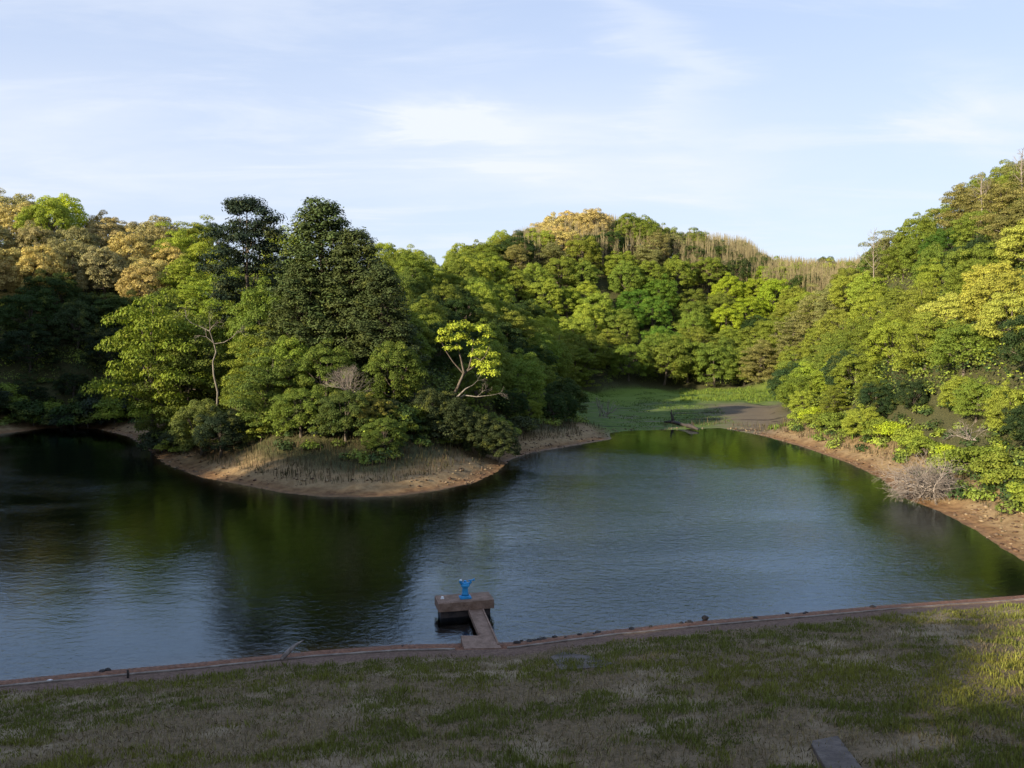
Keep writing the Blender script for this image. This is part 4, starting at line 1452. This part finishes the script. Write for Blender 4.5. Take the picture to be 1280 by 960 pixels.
p = at_z(352, 829, .2); q = at_z(379, 809, .5)
mb = MB(); mb.tube([(0, 0, 0), ((q[0] - p[0]) * .35, (q[1] - p[1]) * .3, .22), ((q[0] - p[0]) * .62, (q[1] - p[1]) * .6, .34), (q[0] - p[0], q[1] - p[1], .42)], [.075, .085, .06, .02], 8)
mb.tube([(.18, .2, .12), (.3, .3, .3)], [.035, .02], 5)
o = mb.build('driftwood', M_twig, None, True); o.location = (p[0], p[1], hgt(p[0], p[1]) + .03)
tag(o, 'weathered driftwood branch leaning over the near waterline at left', 'log')
p = at_z(160, 853, .25)
mb = MB(); mb.tube([(0, 0, -.2), (.01, 0, .12), (.0, 0, .26)], [.035, .04, .03], 7)
o = mb.build('stake', M_stone, None, True); o.location = (p[0], p[1], hgt(p[0], p[1]))
tag(o, 'short dark wooden stake stuck in the strip above the near shore', 'stake')
p = at_z(62, 853, .25)
mb = MB(); mb.prism([(-.08, -.04), (.05, -.06), (.1, .02), (-.02, .06)], 0, .05)
o = mb.build('litter', M_white, None, bevel=.01); o.location = (p[0], p[1], hgt(p[0], p[1]) + .02)
tag(o, 'small white scrap of litter on the near shore at left', 'litter')


def on_slope(px_, py_):
    d = ray(px_, py_); lo, hi = 8.0, 60.0
    for _ in range(40):
        m_ = (lo + hi) / 2; P_ = d / d[1] * m_
        if CAM_H + P_[2] > hgt(P_[0], P_[1]): lo = m_
        else: hi = m_
    P_ = d / d[1] * lo
    return (P_[0], P_[1], CAM_H + P_[2])


def slab(name, px_pts, th, mat, label, cat, up=.05):
    pts = [on_slope(*p) for p in px_pts]; n = len(pts); c = np.mean(pts, 0)
    V = [(p[0] - c[0], p[1] - c[1], p[2] - c[2] - th) for p in pts] + [(p[0] - c[0], p[1] - c[1], p[2] - c[2] + up) for p in pts]
    # order the outline counter-clockwise
    ar = sum(V[k][0] * V[(k + 1) % n][1] - V[(k + 1) % n][0] * V[k][1] for k in range(n))
    F = [tuple(range(n - 1, -1, -1)), tuple(range(n, 2 * n))] + [(k, (k + 1) % n, n + (k + 1) % n, n + k) for k in range(n)]
    if ar < 0: F = [f[::-1] for f in F]
    o = new_obj(name, py_mesh(name, V, F, mat)); o.location = c
    m = o.modifiers.new('bevel', 'BEVEL'); m.width = .02; m.segments = 2
    return tag(o, label, cat)


slab('concrete_slab', [(1012, 929), (1047, 922), (1098, 990), (1052, 998)], .3, M_slab, 'grey weathered slab lying in the grass at the bottom right corner', 'slab', .05)
slab('concrete_pad', [(688, 822), (704, 816), (736, 821), (766, 830), (752, 835), (700, 838)], .3, M_slab, 'flat grey slab in the grass right of the walkway', 'slab', .04)

# ------------------------------------------------------------------ labels of the forest trees
ORD = ['first', 'second', 'third', 'fourth', 'fifth', 'sixth', 'seventh', 'eighth', 'ninth', 'tenth', 'eleventh', 'twelfth', 'thirteenth', 'fourteenth', 'fifteenth']


def tone(q):
    c_ = np.array(q['col']); rg = c_[0] / c_[1]; v_ = c_.max()
    if q['kind'] == 'blossom': return 'yellow-flowered' if c_[2] < .06 else ('golden-flowered' if c_[0] > .27 else 'brown-gold')
    if rg > 1.02 and c_[0] < .2: return 'brownish'
    if rg > .98: return 'yellow'
    if v_ > .23: return 'lime-green'
    if v_ > .155: return 'bright green'
    if rg > .78 and v_ > .08: return 'olive'
    if v_ > .085: return 'green'
    return 'dark green'


FORM = {'round': 'rounded', 'spreading': 'spreading', 'layered': 'tiered', 'blossom': 'domed', 'bush': 'low'}
AREA = {'right': ('up the right hill', 'trees on the right hill'), 'middle': ('up the middle hill', 'trees on the middle hill'),
        'left': ('up the left hill', 'trees on the left hill'), 'peninsula': ('back from the peninsula shore', 'trees on the peninsula')}
BUSHAREA = {'peninsula': ('along the peninsula front', 'bushes along the peninsula front'), 'right': ('along the right bank', 'bushes along the right bank'),
            'left': ('round the left cove', 'bushes round the left cove')}
groups = {}
for reg in BUSHAREA:
    L_ = sorted([q for q in TREES if q.get('bush') == reg], key=lambda q: q['px'])
    half = math.ceil(len(L_) / 3)
    for k, q in enumerate(L_):
        part = ['left', 'middle', 'right'][k // half]
        tag(q['obj'], f"{tone(q)} low bush, {ORD[k % half]} from left in {part} third {BUSHAREA[reg][0]}", 'bush', BUSHAREA[reg][1])
for q in TREES:
    if 'bush' in q: continue
    q['reg'] = region_of(q['x'], q['y'], q['px'])
    groups.setdefault(q['reg'], []).append(q)
for reg, L_ in groups.items():
    rest = []
    for q in L_:
        if 'label' in q:
            tag(q['obj'], q['label'], 'tree')
        else:
            rest.append(q)
    rest.sort(key=lambda q: -q['py'])
    nrow = max(1, math.ceil(len(rest) / 11))
    if nrow > 15: nrow = 15
    per = math.ceil(len(rest) / nrow)
    for k in range(nrow):
        row = sorted(rest[k * per:(k + 1) * per], key=lambda q: q['px'])
        for j, q in enumerate(row):
            tag(q['obj'], f"{tone(q)} {FORM[q['kind']]} tree, {ORD[j]} from left in {ORD[k]} row {AREA[reg][0]}", 'tree', AREA[reg][1])
print({k: len(v) for k, v in groups.items()})
